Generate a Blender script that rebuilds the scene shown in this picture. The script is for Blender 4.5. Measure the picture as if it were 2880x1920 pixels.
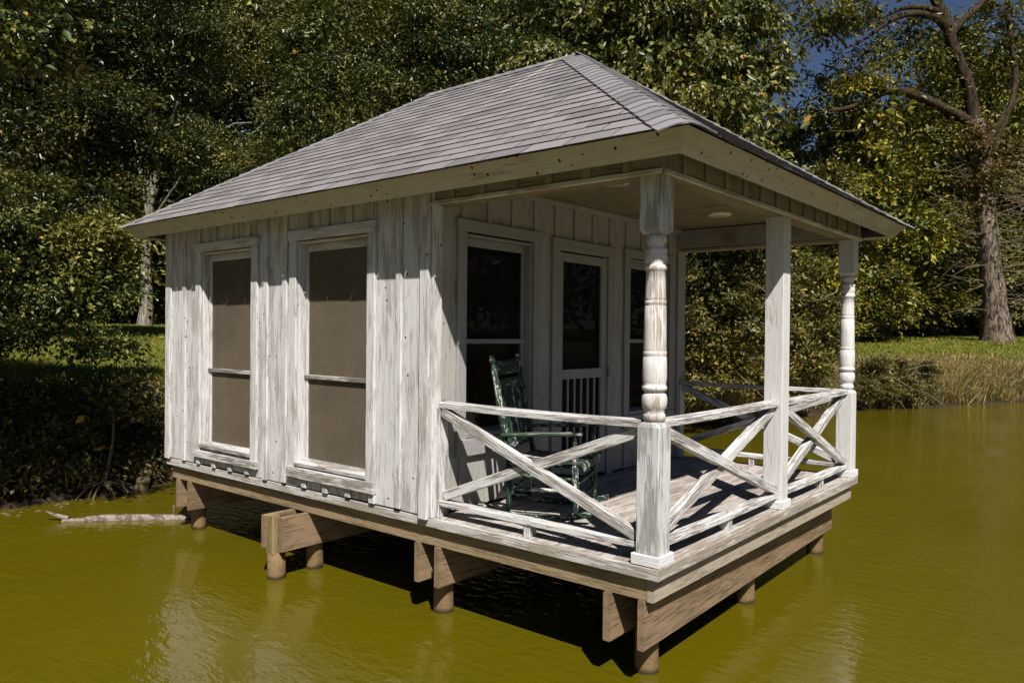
import bpy, bmesh, math, random
import numpy as np
from mathutils import Matrix, Vector

for o in list(bpy.data.objects):
    bpy.data.objects.remove(o, do_unlink=True)
SC = bpy.context.scene
COL = SC.collection
RNG = np.random.default_rng(7)
random.seed(7)
D = 0.715                      # deck top above the water (water is z = 0)

# ------------------------------------------------------------------ camera
CAM = np.array([2.0415, -3.7301, 1.2892 + D])
YAW, PITCH, ROLL, FPX = 0.6927, -0.0104, 0.0099, 2147.45
Fv = np.array([-math.sin(YAW)*math.cos(PITCH), math.cos(YAW)*math.cos(PITCH), math.sin(PITCH)])
Rv = np.array([math.cos(YAW), math.sin(YAW), 0.0]); Uv = np.cross(Rv, Fv)
Rv, Uv = Rv*math.cos(ROLL) + Uv*math.sin(ROLL), -Rv*math.sin(ROLL) + Uv*math.cos(ROLL)
cam = bpy.data.cameras.new('camera'); camo = bpy.data.objects.new('camera', cam); COL.objects.link(camo)
cam.sensor_width = 36; cam.lens = 36*FPX/2880; cam.clip_start = 0.05; cam.clip_end = 2000
camo.matrix_world = Matrix(((Rv[0], Uv[0], -Fv[0], CAM[0]), (Rv[1], Uv[1], -Fv[1], CAM[1]), (Rv[2], Uv[2], -Fv[2], CAM[2]), (0, 0, 0, 1)))
SC.camera = camo

# ------------------------------------------------------------------ sky, sun, exposure
SUN = Vector((0.658, -0.5236, 1.0)).normalized()
w = bpy.data.worlds.new('World'); SC.world = w; w.use_nodes = True
nt = w.node_tree; nt.nodes.clear()
sky = nt.nodes.new('ShaderNodeTexSky'); sky.sky_type = 'NISHITA'; sky.sun_disc = False
sky.sun_elevation = math.asin(SUN.z); sky.sun_rotation = math.atan2(SUN.x, SUN.y)
sky.air_density = 0.55; sky.dust_density = 0.2; sky.ozone_density = 1.5
bg = nt.nodes.new('ShaderNodeBackground'); bg.inputs['Strength'].default_value = 0.05
out = nt.nodes.new('ShaderNodeOutputWorld')
nt.links.new(sky.outputs[0], bg.inputs[0]); nt.links.new(bg.outputs[0], out.inputs[0])
sl = bpy.data.lights.new('sun', 'SUN'); sl.energy = 5.0; sl.angle = math.radians(0.53); sl.color = (1.0, 0.965, 0.92)
slo = bpy.data.objects.new('sun', sl); COL.objects.link(slo)
slo.location = (10, -8, 15); slo.rotation_euler = SUN.to_track_quat('Z', 'Y').to_euler()
vs = SC.view_settings; vs.view_transform = 'Standard'; vs.look = 'None'; vs.gamma = 1; vs.exposure = 0.38
vs.use_curve_mapping = False
SC.cycles.diffuse_bounces = 1; SC.cycles.transparent_max_bounces = 12

# ------------------------------------------------------------------ pixel helpers (photo pixels to points in the place)
def ray(px, py): return Fv + Rv*(px-1440)/FPX + Uv*(960-py)/FPX
def at(px, py, d): return CAM + ray(px, py)*d

# ------------------------------------------------------------------ materials
class NT:
    def __init__(s, name):
        s.m = bpy.data.materials.new(name); s.m.use_nodes = True; s.t = s.m.node_tree; s.t.nodes.clear()
        s.out = s.n('OutputMaterial')
    def n(s, kind, **kw):
        nd = s.t.nodes.new('ShaderNode'+kind)
        for k, v in kw.items(): setattr(nd, k, v)
        return nd
    def l(s, a, b): s.t.links.new(a, b); return b
    def val(s, sock, v):
        if isinstance(v, bpy.types.NodeSocket): s.l(v, sock)
        else: sock.default_value = v
    def math(s, op, a, b=0.0, c=None, clamp=False):
        nd = s.n('Math', operation=op, use_clamp=clamp); s.val(nd.inputs[0], a); s.val(nd.inputs[1], b)
        if c is not None: s.val(nd.inputs[2], c)
        return nd.outputs[0]
    def mix(s, f, a, b, blend='MIX'):
        nd = s.n('Mix', data_type='RGBA', blend_type=blend); s.val(nd.inputs[0], f)
        s.val(nd.inputs[6], a if isinstance(a, bpy.types.NodeSocket) else (*a, 1)); s.val(nd.inputs[7], b if isinstance(b, bpy.types.NodeSocket) else (*b, 1))
        return nd.outputs[2]
    def step(s, v, lo, hi):
        nd = s.n('MapRange', interpolation_type='SMOOTHSTEP'); s.val(nd.inputs[0], v); nd.inputs[1].default_value = lo; nd.inputs[2].default_value = hi
        return nd.outputs[0]
    def coords(s, scale, rnd=True, src='Object'):
        tc = s.n('TexCoord'); v = tc.outputs[src]
        if rnd:
            oi = s.n('ObjectInfo'); a = s.n('VectorMath', operation='SCALE'); a.inputs[0].default_value = (37, 53, 71); s.l(oi.outputs['Random'], a.inputs[3])
            b = s.n('VectorMath', operation='ADD'); s.l(v, b.inputs[0]); s.l(a.outputs[0], b.inputs[1]); v = b.outputs[0]
        mp = s.n('Mapping'); s.l(v, mp.inputs[0]); mp.inputs['Scale'].default_value = scale
        return mp.outputs[0]
    def noise(s, vec, scale, detail=5, rough=0.6, dist=0.0):
        nd = s.n('TexNoise'); s.l(vec, nd.inputs['Vector']); nd.inputs['Scale'].default_value = scale; nd.inputs['Detail'].default_value = detail
        nd.inputs['Roughness'].default_value = rough; nd.inputs['Distortion'].default_value = dist
        return nd.outputs[0]
    def bump(s, h, strength, dist=0.01, normal=None):
        nd = s.n('Bump'); nd.inputs['Strength'].default_value = strength; nd.inputs['Distance'].default_value = dist; s.l(h, nd.inputs['Height'])
        if normal is not None: s.l(normal, nd.inputs['Normal'])
        return nd.outputs[0]
    def pbr(s, col, rough=0.6, normal=None, spec=0.5, **kw):
        b = s.n('BsdfPrincipled'); s.val(b.inputs['Base Color'], col if isinstance(col, bpy.types.NodeSocket) else (*col, 1)); s.val(b.inputs['Roughness'], rough)
        b.inputs['Specular IOR Level'].default_value = spec
        if normal is not None: s.l(normal, b.inputs['Normal'])
        for k, v in kw.items(): s.val(b.inputs[k], v)
        return b.outputs[0]
    def end(s, sh): s.l(sh, s.out.inputs[0]); return s.m

def wood(name, paint, bare, wear, dark=(0.06, 0.05, 0.04), grain=0.5, spots=0.0, stain=0.0, rough=0.75, patch=0.5, spotcol=(0.03, 0.025, 0.02), gs=1.0, cover=0.9, wet=False, along=2.4, spotz=False):
    """Painted board: grain runs along local X. wear 0 = sound paint, 1 = bare."""
    t = NT(name)
    c1 = t.coords((along*gs, 52*gs, 52*gs)); c2 = t.coords((1.1, 6.0, 6.0)); c3 = t.coords((4.0, 120, 120)); c4 = t.coords((1, 1, 1))
    n1 = t.noise(c1, 2.2, 6, 0.68, 0.3); n2 = t.noise(c2, 2.0, 3, 0.55); n3 = t.noise(c3, 1.2, 4, 0.7, 0.4)
    m = t.math('ADD', n1, t.math('MULTIPLY', t.math('SUBTRACT', n2, 0.5), patch*2.0))
    th = 0.78 - 0.36*wear
    mask = t.math('MULTIPLY', t.step(m, th, th+0.05), cover)
    g = t.step(n3, 0.46, 0.66)
    bcol = t.mix(t.math('MULTIPLY', g, grain), bare, dark)
    pv = t.noise(c2, 5, 3, 0.6)
    pcol = t.mix(t.math('MULTIPLY', t.step(pv, 0.35, 0.75), 0.35), paint, tuple(c*0.72 for c in paint))
    crack = t.math('MULTIPLY', t.step(n3, 0.59, 0.67), 0.75*min(1, wear*1.4))
    pcol = t.mix(crack, pcol, dark)
    col = t.mix(mask, pcol, bcol)
    if stain > 0:
        sn = t.noise(c4, 1.7, 5, 0.65)
        col = t.mix(t.math('MULTIPLY', t.step(sn, 0.5, 0.72), stain), col, (0.16, 0.13, 0.07))
    if spots > 0:
        vo = t.n('TexVoronoi'); vo.voronoi_dimensions = '2D'; vo.inputs['Scale'].default_value = 11.0; sxyz = t.n('SeparateXYZ'); t.l(c4, sxyz.inputs[0]); cxy = t.n('CombineXYZ'); t.l(sxyz.outputs[0], cxy.inputs[0]); t.l(sxyz.outputs[2] if spotz else t.math('ADD', sxyz.outputs[1], sxyz.outputs[2]), cxy.inputs[1]); t.l(cxy.outputs[0], vo.inputs['Vector'])
        vo2 = t.n('SeparateColor'); t.l(vo.outputs['Color'], vo2.inputs[0])
        r = t.math('MULTIPLY', t.step(vo2.outputs[0], 1-spots, 1.0), 0.10)
        sp = t.math('LESS_THAN', vo.outputs['Distance'], r)
        col = t.mix(sp, col, spotcol)
    if wet:
        sz_ = t.n('SeparateXYZ'); tcw = t.n('TexCoord'); t.l(tcw.outputs['Object'], sz_.inputs[0])
        col = t.mix(t.math('MULTIPLY', t.step(t.math('ADD', t.math('MULTIPLY', sz_.outputs[2], -1.0), t.math('MULTIPLY', n2, 0.06)), 0.695, 0.735), 0.85), col, (0.018, 0.016, 0.006))
    h = t.math('ADD', t.math('MULTIPLY', mask, -0.6), t.math('MULTIPLY', g, -0.5))
    nb = t.bump(h, 0.55, 0.004)
    return t.end(t.pbr(col, rough, nb, 0.25))

WHITE = (0.70, 0.69, 0.672)
M = {}
M['siding'] = wood('weathered_white_siding', WHITE, (0.47, 0.425, 0.39), 0.74, (0.13, 0.11, 0.10), 0.55, spots=0.14, patch=0.45, cover=0.9)
M['trim'] = wood('white_trim_paint', (0.68, 0.665, 0.645), (0.47, 0.42, 0.38), 0.66, (0.13, 0.11, 0.09), 0.6, patch=0.45)
M['porchshadesiding'] = wood('shade_darkened_porch_siding', (0.44, 0.42, 0.375), (0.28, 0.24, 0.19), 0.36, (0.2, 0.16, 0.12), 0.4, spots=0.10, stain=0.30, spotcol=(0.14, 0.11, 0.08))  # wall's white darkened to carry the porch shade; stain and spots are wear
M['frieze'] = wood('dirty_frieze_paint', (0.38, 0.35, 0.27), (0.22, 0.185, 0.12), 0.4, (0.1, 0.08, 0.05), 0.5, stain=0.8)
M['fascia'] = wood('fascia_paint', (0.52, 0.465, 0.37), (0.36, 0.31, 0.24), 0.34, (0.2, 0.17, 0.13), 0.4, spots=0.85, stain=0.25, spotz=True)
M['rail'] = wood('peeling_white_rail', (0.70, 0.685, 0.66), (0.30, 0.26, 0.225), 0.80, (0.06, 0.05, 0.04), 0.95, patch=0.25)
M['sill'] = wood('peeling_sill', (0.66, 0.64, 0.61), (0.26, 0.22, 0.19), 0.86, (0.07, 0.055, 0.045), 0.9, patch=0.3)
M['barerail'] = wood('bare_grey_rail', (0.5, 0.47, 0.43), (0.2, 0.175, 0.155), 0.85, (0.05, 0.045, 0.04), 0.9)
M['post'] = wood('weathered_grey_post', (0.66, 0.655, 0.64), (0.36, 0.35, 0.325), 0.84, (0.2, 0.185, 0.165), 0.6, patch=0.55)
M['turned'] = wood('turned_post_paint', (0.72, 0.69, 0.65), (0.40, 0.31, 0.25), 0.62, (0.26, 0.18, 0.14), 0.5, patch=0.45)
M['cleanpost'] = wood('white_square_post', (0.68, 0.66, 0.63), (0.40, 0.37, 0.34), 0.34, (0.16, 0.14, 0.12), 0.6, patch=0.5)
M['whitetrim'] = wood('fresh_white_base_trim', (0.78, 0.78, 0.77), (0.5, 0.48, 0.45), 0.16, (0.25, 0.22, 0.2), 0.4)
M['deck'] = wood('weathered_deck', (0.56, 0.51, 0.46), (0.34, 0.275, 0.225), 0.86, (0.07, 0.05, 0.04), 1.0, patch=0.3, along=1.4)
M['skirt'] = wood('weathered_skirt', (0.60, 0.575, 0.535), (0.36, 0.305, 0.25), 0.84, (0.14, 0.11, 0.09), 0.6, patch=0.45)
M['bareskirt'] = wood('bare_weathered_skirt', (0.56, 0.52, 0.46), (0.35, 0.295, 0.235), 0.98, (0.12, 0.09, 0.07), 0.8, patch=0.5)
M['band'] = wood('brown_rim_band', (0.36, 0.265, 0.15), (0.25, 0.175, 0.10), 0.72, (0.09, 0.06, 0.035), 1.0, stain=0.35, patch=0.3)
M['frontband'] = wood('grey_brown_rim_band', (0.44, 0.37, 0.28), (0.33, 0.25, 0.17), 0.6, (0.15, 0.105, 0.07), 0.7, patch=0.3)
M['beam'] = wood('brown_beam', (0.30, 0.205, 0.12), (0.195, 0.135, 0.075), 0.74, (0.05, 0.033, 0.018), 1.0, stain=0.3, patch=0.3)
M['pile'] = wood('treated_pile', (0.22, 0.145, 0.065), (0.14, 0.09, 0.04), 0.6, (0.05, 0.035, 0.02), 0.8, patch=0.4, wet=True)
M['ceiling'] = wood('stained_ceiling', (0.28, 0.225, 0.15), (0.2, 0.155, 0.09), 0.38, (0.36, 0.3, 0.2), 0.3, stain=0.35, patch=0.9)  # brown base lowered further to deepen porch shade; stain patches are its own
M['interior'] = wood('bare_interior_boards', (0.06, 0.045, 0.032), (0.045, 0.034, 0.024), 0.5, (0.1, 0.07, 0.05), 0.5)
M['doorpaint'] = wood('shade_darkened_door_paint', (0.36, 0.35, 0.33), (0.5, 0.46, 0.42), 0.15, (0.25, 0.22, 0.2), 0.3)  # white of door and porch windows darkened, porch shade put into the colour
M['chair'] = wood('green_chair_paint', (0.014, 0.042, 0.026), (0.66, 0.63, 0.57), 0.62, (0.55, 0.5, 0.44), 0.3, rough=0.5, patch=0.35, gs=0.7, cover=1.0, along=16)
M['chairworn'] = wood('worn_green_chair_arm', (0.03, 0.06, 0.035), (0.62, 0.57, 0.5), 0.75, (0.3, 0.26, 0.22), 0.5, rough=0.5, patch=0.4)
M['deadlog'] = wood('bleached_log', (0.30, 0.24, 0.195), (0.11, 0.082, 0.062), 0.86, (0.05, 0.04, 0.03), 0.9, gs=0.5)
M['stake'] = wood('rotten_stake', (0.30, 0.22, 0.10), (0.16, 0.12, 0.06), 0.6, (0.04, 0.03, 0.02), 0.8)

def shingle_mat(name, base, streak=True):
    t = NT(name)
    gi = t.n('ObjectInfo'); geo = t.n('NewGeometry')
    c = t.coords((1, 1, 1), rnd=False); n1 = t.noise(c, 260, 2, 0.7); n2 = t.noise(c, 2.2, 4, 0.6); n3 = t.noise(c, 90, 2, 0.6)
    tone = t.math('ADD', t.math('MULTIPLY', gi.outputs['Random'], 0.42), t.math('MULTIPLY', geo.outputs['Random Per Island'], 0.25))
    v = t.math('ADD', t.math('ADD', 0.52, tone), t.math('MULTIPLY', t.math('SUBTRACT', n1, 0.5), 0.9))
    v = t.math('ADD', v, t.math('MULTIPLY', t.math('SUBTRACT', n2, 0.5), 0.45))
    v = t.math('ADD', v, t.math('MULTIPLY', t.math('SUBTRACT', n3, 0.5), 0.5))
    col = t.mix(1.0, base, t.mix(v, (0, 0, 0), (1, 1, 1)), 'MULTIPLY')
    col = t.mix(t.math('MULTIPLY', t.step(n2, 0.55, 0.75), 0.25), col, (0.26, 0.20, 0.17))
    if streak:   # the pale scar running down the slope from the ridge
        sx = t.n('SeparateXYZ'); t.l(c, sx.inputs[0])
        ln = t.math('ADD', sx.outputs[0], t.math('MULTIPLY', sx.outputs[1], -0.13))
        ln = t.math('ADD', ln, t.math('MULTIPLY', t.math('SUBTRACT', n2, 0.5), 0.05))
        wd = t.math('MULTIPLY', t.step(sx.outputs[1], 0.55, 1.9), 0.032)
        dd = t.math('ABSOLUTE', t.math('ADD', ln, 2.30))
        on = t.math('LESS_THAN', dd, wd)
        lo = t.math('GREATER_THAN', t.noise(c, 30, 4, 0.7), 0.42)
        col = t.mix(t.math('MULTIPLY', t.math('MULTIPLY', on, lo), 0.85), col, (0.52, 0.46, 0.38))
    nb = t.bump(n1, 0.5, 0.004)
    return t.end(t.pbr(col, 0.95, nb, 0.15))
M['shingle'] = shingle_mat('grey_asphalt_shingle', (0.255, 0.237, 0.236))
M['cap'] = shingle_mat('blue_grey_hip_shingle', (0.262, 0.253, 0.256), False)

def simple(name, col, rough=0.6, spec=0.5, var=0.0, scale=20, bump=0.0, **kw):
    t = NT(name); c = t.coords((1, 1, 1)); n = t.noise(c, scale, 5, 0.65)
    cc = t.mix(t.math('MULTIPLY', t.step(n, 0.3, 0.7), var), col, tuple(x*0.45 for x in col)) if var else col
    return t.end(t.pbr(cc, rough, t.bump(n, bump, 0.01) if bump else None, spec, **kw))
M['cut'] = simple('shingle_cut_edge', (0.085, 0.075, 0.073), 0.95, 0.1)
M['dark'] = simple('dark_sheathing', (0.05, 0.04, 0.03), 0.9, 0.1)
M['plastic'] = simple('cream_plastic', (0.82, 0.76, 0.62), 0.5, 0.4)
M['lampglass'] = simple('lamp_lens', (0.40, 0.35, 0.26), 0.35, 0.5)
M['metal'] = simple('tarnished_metal', (0.25, 0.23, 0.2), 0.45, 0.5, 0.5, 60, Metallic=0.9)
M['lead'] = simple('drip_edge', (0.16, 0.12, 0.12), 0.7, 0.3, 0.4, 40)

def screen_mat(nm='insect_screen', ca=(0.29, 0.225, 0.16), cb=(0.19, 0.155, 0.112), cc=(0.15, 0.12, 0.085), dens=0.68):
    t = NT(nm); c = t.coords((1, 1, 1)); n = t.noise(c, 140, 2, 0.8); n2 = t.noise(c, 1.6, 4, 0.6)
    col = t.mix(t.step(n2, 0.35, 0.7), ca, cb); col = t.mix(t.step(n, 0.3, 0.7), col, cc)
    d = t.n('BsdfDiffuse'); t.l(col, d.inputs[0]); tr = t.n('BsdfTransparent'); mx = t.n('MixShader'); mx.inputs[0].default_value = dens
    t.l(tr.outputs[0], mx.inputs[1]); t.l(d.outputs[0], mx.inputs[2]); return t.end(mx.outputs[0])
M['screen'] = screen_mat()
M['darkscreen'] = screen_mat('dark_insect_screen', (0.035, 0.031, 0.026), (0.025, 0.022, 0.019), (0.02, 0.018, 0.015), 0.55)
def glass_mat():
    t = NT('window_glass'); g = t.n('BsdfGlossy'); g.inputs['Roughness'].default_value = 0.02; g.inputs[0].default_value = (0.9, 0.9, 0.9, 1)
    tr = t.n('BsdfTransparent'); tr.inputs[0].default_value = (0.75, 0.78, 0.75, 1); fr = t.n('Fresnel'); fr.inputs[0].default_value = 1.52
    mx = t.n('MixShader'); t.l(fr.outputs[0], mx.inputs[0]); t.l(tr.outputs[0], mx.inputs[1]); t.l(g.outputs[0], mx.inputs[2]); return t.end(mx.outputs[0])
M['glass'] = glass_mat()

def leaf_mat(name, cols, rough=0.38, trans=0.28, spec=0.5, yellow=0.03, ycol=(0.34, 0.22, 0.03)):
    t = NT(name); geo = t.n('NewGeometry'); oi = t.n('ObjectInfo'); r = geo.outputs['Random Per Island']
    cr = t.n('ValToRGB'); t.l(r, cr.inputs[0]); e = cr.color_ramp.elements
    e[0].color = (*cols[0], 1); e[1].color = (*cols[-1], 1)
    for i, c in enumerate(cols[1:-1]): el = e.new((i+1)/(len(cols)-1)); el.color = (*c, 1)
    col = cr.outputs[0]
    r2 = t.math('FRACT', t.math('MULTIPLY', r, 91.7))
    col = t.mix(t.math('LESS_THAN', r2, yellow), col, ycol)
    c = t.coords((1, 1, 1), rnd=False); big = t.noise(c, 0.55, 2, 0.5)
    col = t.mix(t.math('MULTIPLY', t.step(big, 0.45, 0.7), 0.35), col, tuple(min(1, x*y) for x, y in zip(cols[-1], (1.35, 1.15, 0.8))))
    hs = t.n('HueSaturation'); t.l(col, hs.inputs['Color']); t.l(t.math('ADD', 0.62, t.math('MULTIPLY', oi.outputs['Random'], 0.7)), hs.inputs['Value']); col = hs.outputs[0]
    p = t.pbr(col, rough, None, spec); tl = t.n('BsdfTranslucent'); t.l(t.mix(0.5, col, (0.20, 0.24, 0.02)), tl.inputs[0])
    mx = t.n('MixShader'); mx.inputs[0].default_value = trans; t.l(p, mx.inputs[1]); t.l(tl.outputs[0], mx.inputs[2]); return t.end(mx.outputs[0])
M['oak'] = leaf_mat('oak_leaves', [(0.013, 0.022, 0.004), (0.020, 0.032, 0.005), (0.050, 0.066, 0.010), (0.25, 0.25, 0.065)], 0.33, 0.06, 0.38, yellow=0.015)
M['bigleaf'] = leaf_mat('broad_leaves', [(0.026, 0.04, 0.007), (0.05, 0.066, 0.011), (0.11, 0.125, 0.026), (0.28, 0.26, 0.08)], 0.38, 0.08, 0.32, yellow=0.05)
M['shrub'] = leaf_mat('shore_shrub_leaves', [(0.028, 0.036, 0.006), (0.055, 0.062, 0.011), (0.13, 0.12, 0.025), (0.33, 0.275, 0.075)], 0.38, 0.08, 0.32, yellow=0.03)
M['wood'] = leaf_mat('woodland_leaves', [(0.026, 0.038, 0.005), (0.050, 0.062, 0.008), (0.12, 0.125, 0.015), (0.30, 0.265, 0.03)], 0.42, 0.10, 0.28, yellow=0.05)
M['rusty'] = leaf_mat('rusty_leaves', [(0.10, 0.07, 0.02), (0.16, 0.085, 0.025), (0.10, 0.09, 0.02), (0.2, 0.09, 0.02)], 0.5, 0.25, yellow=0.08)
M['under'] = leaf_mat('undergrowth_leaves', [(0.02, 0.028, 0.006), (0.04, 0.048, 0.010), (0.09, 0.075, 0.022), (0.20, 0.14, 0.06)], 0.5, 0.12, 0.25, yellow=0.04)
M['grass'] = leaf_mat('green_grass', [(0.12, 0.17, 0.018), (0.19, 0.23, 0.028), (0.25, 0.265, 0.038), (0.30, 0.28, 0.06)], 0.6, 0.35, 0.3, yellow=0.10)
M['drygrass'] = leaf_mat('dry_grass', [(0.22, 0.20, 0.045), (0.46, 0.33, 0.14), (0.60, 0.42, 0.20), (0.64, 0.48, 0.26)], 0.65, 0.4, 0.3, yellow=0.30, ycol=(0.15, 0.165, 0.03))

def bark(name, a, b, sc=(14, 14, 2.5)):
    t = NT(name); c = t.coords(sc, rnd=True, src='Object'); n = t.noise(c, 1.0, 7, 0.7, 0.5); n2 = t.noise(t.coords((1.2, 1.2, 1.2)), 1.5, 4)
    col = t.mix(t.step(n, 0.38, 0.62), a, b); col = t.mix(t.math('MULTIPLY', t.step(n2, 0.5, 0.7), 0.4), col, (0.10, 0.09, 0.03))
    return t.end(t.pbr(col, 0.9, t.bump(n, 1.0, 0.05), 0.15))
M['bark'] = bark('grey_bark', (0.020, 0.014, 0.010), (0.27, 0.21, 0.155), (8, 8, 2.6))
M['darkbark'] = bark('dark_bark', (0.010, 0.007, 0.005), (0.075, 0.048, 0.028))
M['palebark'] = bark('pale_grey_bark', (0.10, 0.085, 0.065), (0.36, 0.32, 0.26))
M['twig'] = simple('pale_twig', (0.20, 0.155, 0.10), 0.8, 0.2, 0.4)

def ground_mat():
    t = NT('soil_and_turf'); c = t.coords((1, 1, 1), rnd=False); n = t.noise(c, 0.8, 6, 0.65); n2 = t.noise(c, 9, 6, 0.7)
    sx = t.n('SeparateXYZ'); t.l(c, sx.inputs[0])
    turf = t.mix(t.step(n, 0.4, 0.65), (0.07, 0.085, 0.018), (0.14, 0.125, 0.035)); soil = t.mix(t.step(n2, 0.35, 0.65), (0.022, 0.016, 0.010), (0.06, 0.043, 0.026))
    k = t.step(t.math('ADD', sx.outputs[2], t.math('MULTIPLY', n, 0.5)), 0.9, 1.4)
    return t.end(t.pbr(t.mix(k, soil, turf), 0.95, t.bump(n2, 0.8, 0.05), 0.15))
M['ground'] = ground_mat()
def water_mat():
    t = NT('murky_pond_water'); c = t.coords((1, 1, 1), rnd=False)
    mp = t.n('Mapping'); t.l(c, mp.inputs[0]); mp.inputs['Rotation'].default_value = (0, 0, 0.5); mp.inputs['Scale'].default_value = (1.0, 2.3, 1)
    a = t.noise(mp.outputs[0], 5.6, 3, 0.5, 0.4); b = t.noise(mp.outputs[0], 19.0, 2, 0.5, 0.2); big = t.noise(c, 0.35, 3, 0.5)
    h = t.math('ADD', a, t.math('MULTIPLY', b, 0.22)); h = t.math('MULTIPLY', h, t.math('ADD', 0.45, t.step(big, 0.35, 0.65)))
    col = t.mix(t.step(t.noise(c, 0.25, 4, 0.6), 0.35, 0.7), (0.104, 0.083, 0.002), (0.086, 0.072, 0.0025))
    return t.end(t.pbr(col, 0.03, t.bump(h, 0.38, 0.03), 0.5, IOR=1.52))
M['water'] = water_mat()

# ------------------------------------------------------------------ mesh helpers
def arrays_mesh(name, v, f):
    me = bpy.data.meshes.new(name); v = np.asarray(v, np.float32); f = np.asarray(f, np.int32)
    me.vertices.add(len(v)); me.vertices.foreach_set('co', v.ravel())
    k = f.shape[1]; me.loops.add(f.size); me.loops.foreach_set('vertex_index', f.ravel())
    me.polygons.add(len(f)); me.polygons.foreach_set('loop_start', np.arange(0, f.size, k, dtype=np.int32))
    me.update(calc_edges=True); return me
def pyd(name, v, f):
    me = bpy.data.meshes.new(name); me.from_pydata([tuple(x) for x in v], [], f); me.update(); return me
XF = {}
def put(name, me, mat=None, parent=None, mtx=None, smooth=False, **props):
    o = bpy.data.objects.new(name, me); COL.objects.link(o)
    mtx = mtx or Matrix()
    if me is not None and mat is not None and len(me.materials) == 0: me.materials.append(mat)
    if smooth and me is not None and len(me.polygons): me.polygons.foreach_set('use_smooth', [True]*len(me.polygons))
    if parent is not None:
        o.parent = parent; o.matrix_local = XF[parent.name].inverted() @ mtx if parent.parent is not None or parent.name in XF else mtx
    else: o.matrix_world = mtx
    XF[o.name] = mtx if parent is not None else Matrix()
    for k, v in props.items(): o[k] = v
    return o
def root(name, loc, label, cat, group=None, rz=0.0, kind=None):
    o = bpy.data.objects.new(name, None); COL.objects.link(o); o.location = loc; o.rotation_euler = (0, 0, rz); o.empty_display_size = 0.2
    XF[o.name] = Matrix(); o['label'] = label; o['category'] = cat
    if group: o['group'] = group
    return o
def bar_mesh(name, L, w, t, ch=0.004, seg=1, sag=0.0, jit=0.0, cut=(0, 0)):
    """A board along local X (w along Y, t along Z) with eased long edges; cut = end skews."""
    ch = min(ch, w*0.3, t*0.3); a, b = w/2, t/2
    ring = [(-a+ch, -b), (a-ch, -b), (a, -b+ch), (a, b-ch), (a-ch, b), (-a+ch, b), (-a, b-ch), (-a, -b+ch)]
    v, f = [], []
    for i in range(seg+1):
        s = i/seg; x = (s-0.5)*L; dz = -sag*(1-(2*s-1)**2); jy, jz = (random.uniform(-jit, jit), random.uniform(-jit, jit)) if 0 < i < seg else (0, 0)
        for (y, z) in ring: v.append((x + (cut[0]*y if i == 0 else cut[1]*y if i == seg else 0), y+jy, z+dz+jz))
    for i in range(seg):
        for j in range(8): f.append((i*8+j, i*8+(j+1) % 8, (i+1)*8+(j+1) % 8, (i+1)*8+j))
    f.append(tuple(range(7, -1, -1))); f.append(tuple(range(seg*8, seg*8+8)))
    f = [tuple(reversed(q)) for q in f]
    return pyd(name, v, f)
BC = {}
def board(name, A, B, w, t, mat, parent, up=(0, 0, 1), ch=0.004, seg=1, sag=0.0, jit=0.0, cut=(0, 0), roll=0.0, **props):
    """Board from A to B; w lies across, t along `up` (thickness normal)."""
    A, B = Vector(A), Vector(B); X = (B-A); L = X.length; X.normalize(); U = Vector(up); Y = U.cross(X).normalized(); Z = X.cross(Y)
    key = (round(L, 3), round(w, 4), round(t, 4), seg, round(sag, 4), ch, cut, mat.name) if jit == 0 else None
    me = BC.get(key) if key else None
    if me is None:
        me = bar_mesh(name, L, w, t, ch, seg, sag, jit, cut)
        if key: BC[key] = me
    m = Matrix(((X.x, Y.x, Z.x, 0), (X.y, Y.y, Z.y, 0), (X.z, Y.z, Z.z, 0), (0, 0, 0, 1)))
    m = Matrix.Translation((A+B)/2) @ m @ Matrix.Rotation(roll, 4, 'X')
    return put(name, me, mat, parent, m, **props)
def lathe_mesh(name, prof, n=20, axis='Z'):
    v, f = [], []
    for (z, r) in prof:
        for j in range(n): a = 2*math.pi*j/n; v.append((r*math.cos(a), r*math.sin(a), z))
    for i in range(len(prof)-1):
        for j in range(n): f.append((i*n+j, i*n+(j+1) % n, (i+1)*n+(j+1) % n, (i+1)*n+j))
    f.append(tuple(range(n-1, -1, -1))); f.append(tuple(range((len(prof)-1)*n, len(prof)*n)))
    if axis == 'X': v = [(z, x, y) for x, y, z in v]
    return pyd(name, v, f)
def tube_arrays(pts, rad, n=7, jit=0.0):
    pts = [np.asarray(p, float) for p in pts]; v, f = [], []
    prev = None
    for i, p in enumerate(pts):
        t = pts[min(i+1, len(pts)-1)] - pts[max(i-1, 0)]; t = t/(np.linalg.norm(t)+1e-9)
        if prev is None: a = np.cross(t, (0.3, 0.9, 0.2))
        else: a = prev - t*np.dot(prev, t)
        a = a/(np.linalg.norm(a)+1e-9); prev = a; b = np.cross(t, a)
        for j in range(n):
            an = 2*math.pi*j/n; r = rad[i]*(1+random.uniform(-jit, jit)); v.append(p + (a*math.cos(an)+b*math.sin(an))*r)
    for i in range(len(pts)-1):
        for j in range(n): f.append((i*n+j, i*n+(j+1) % n, (i+1)*n+(j+1) % n, (i+1)*n+j))
    return v, f
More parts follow.
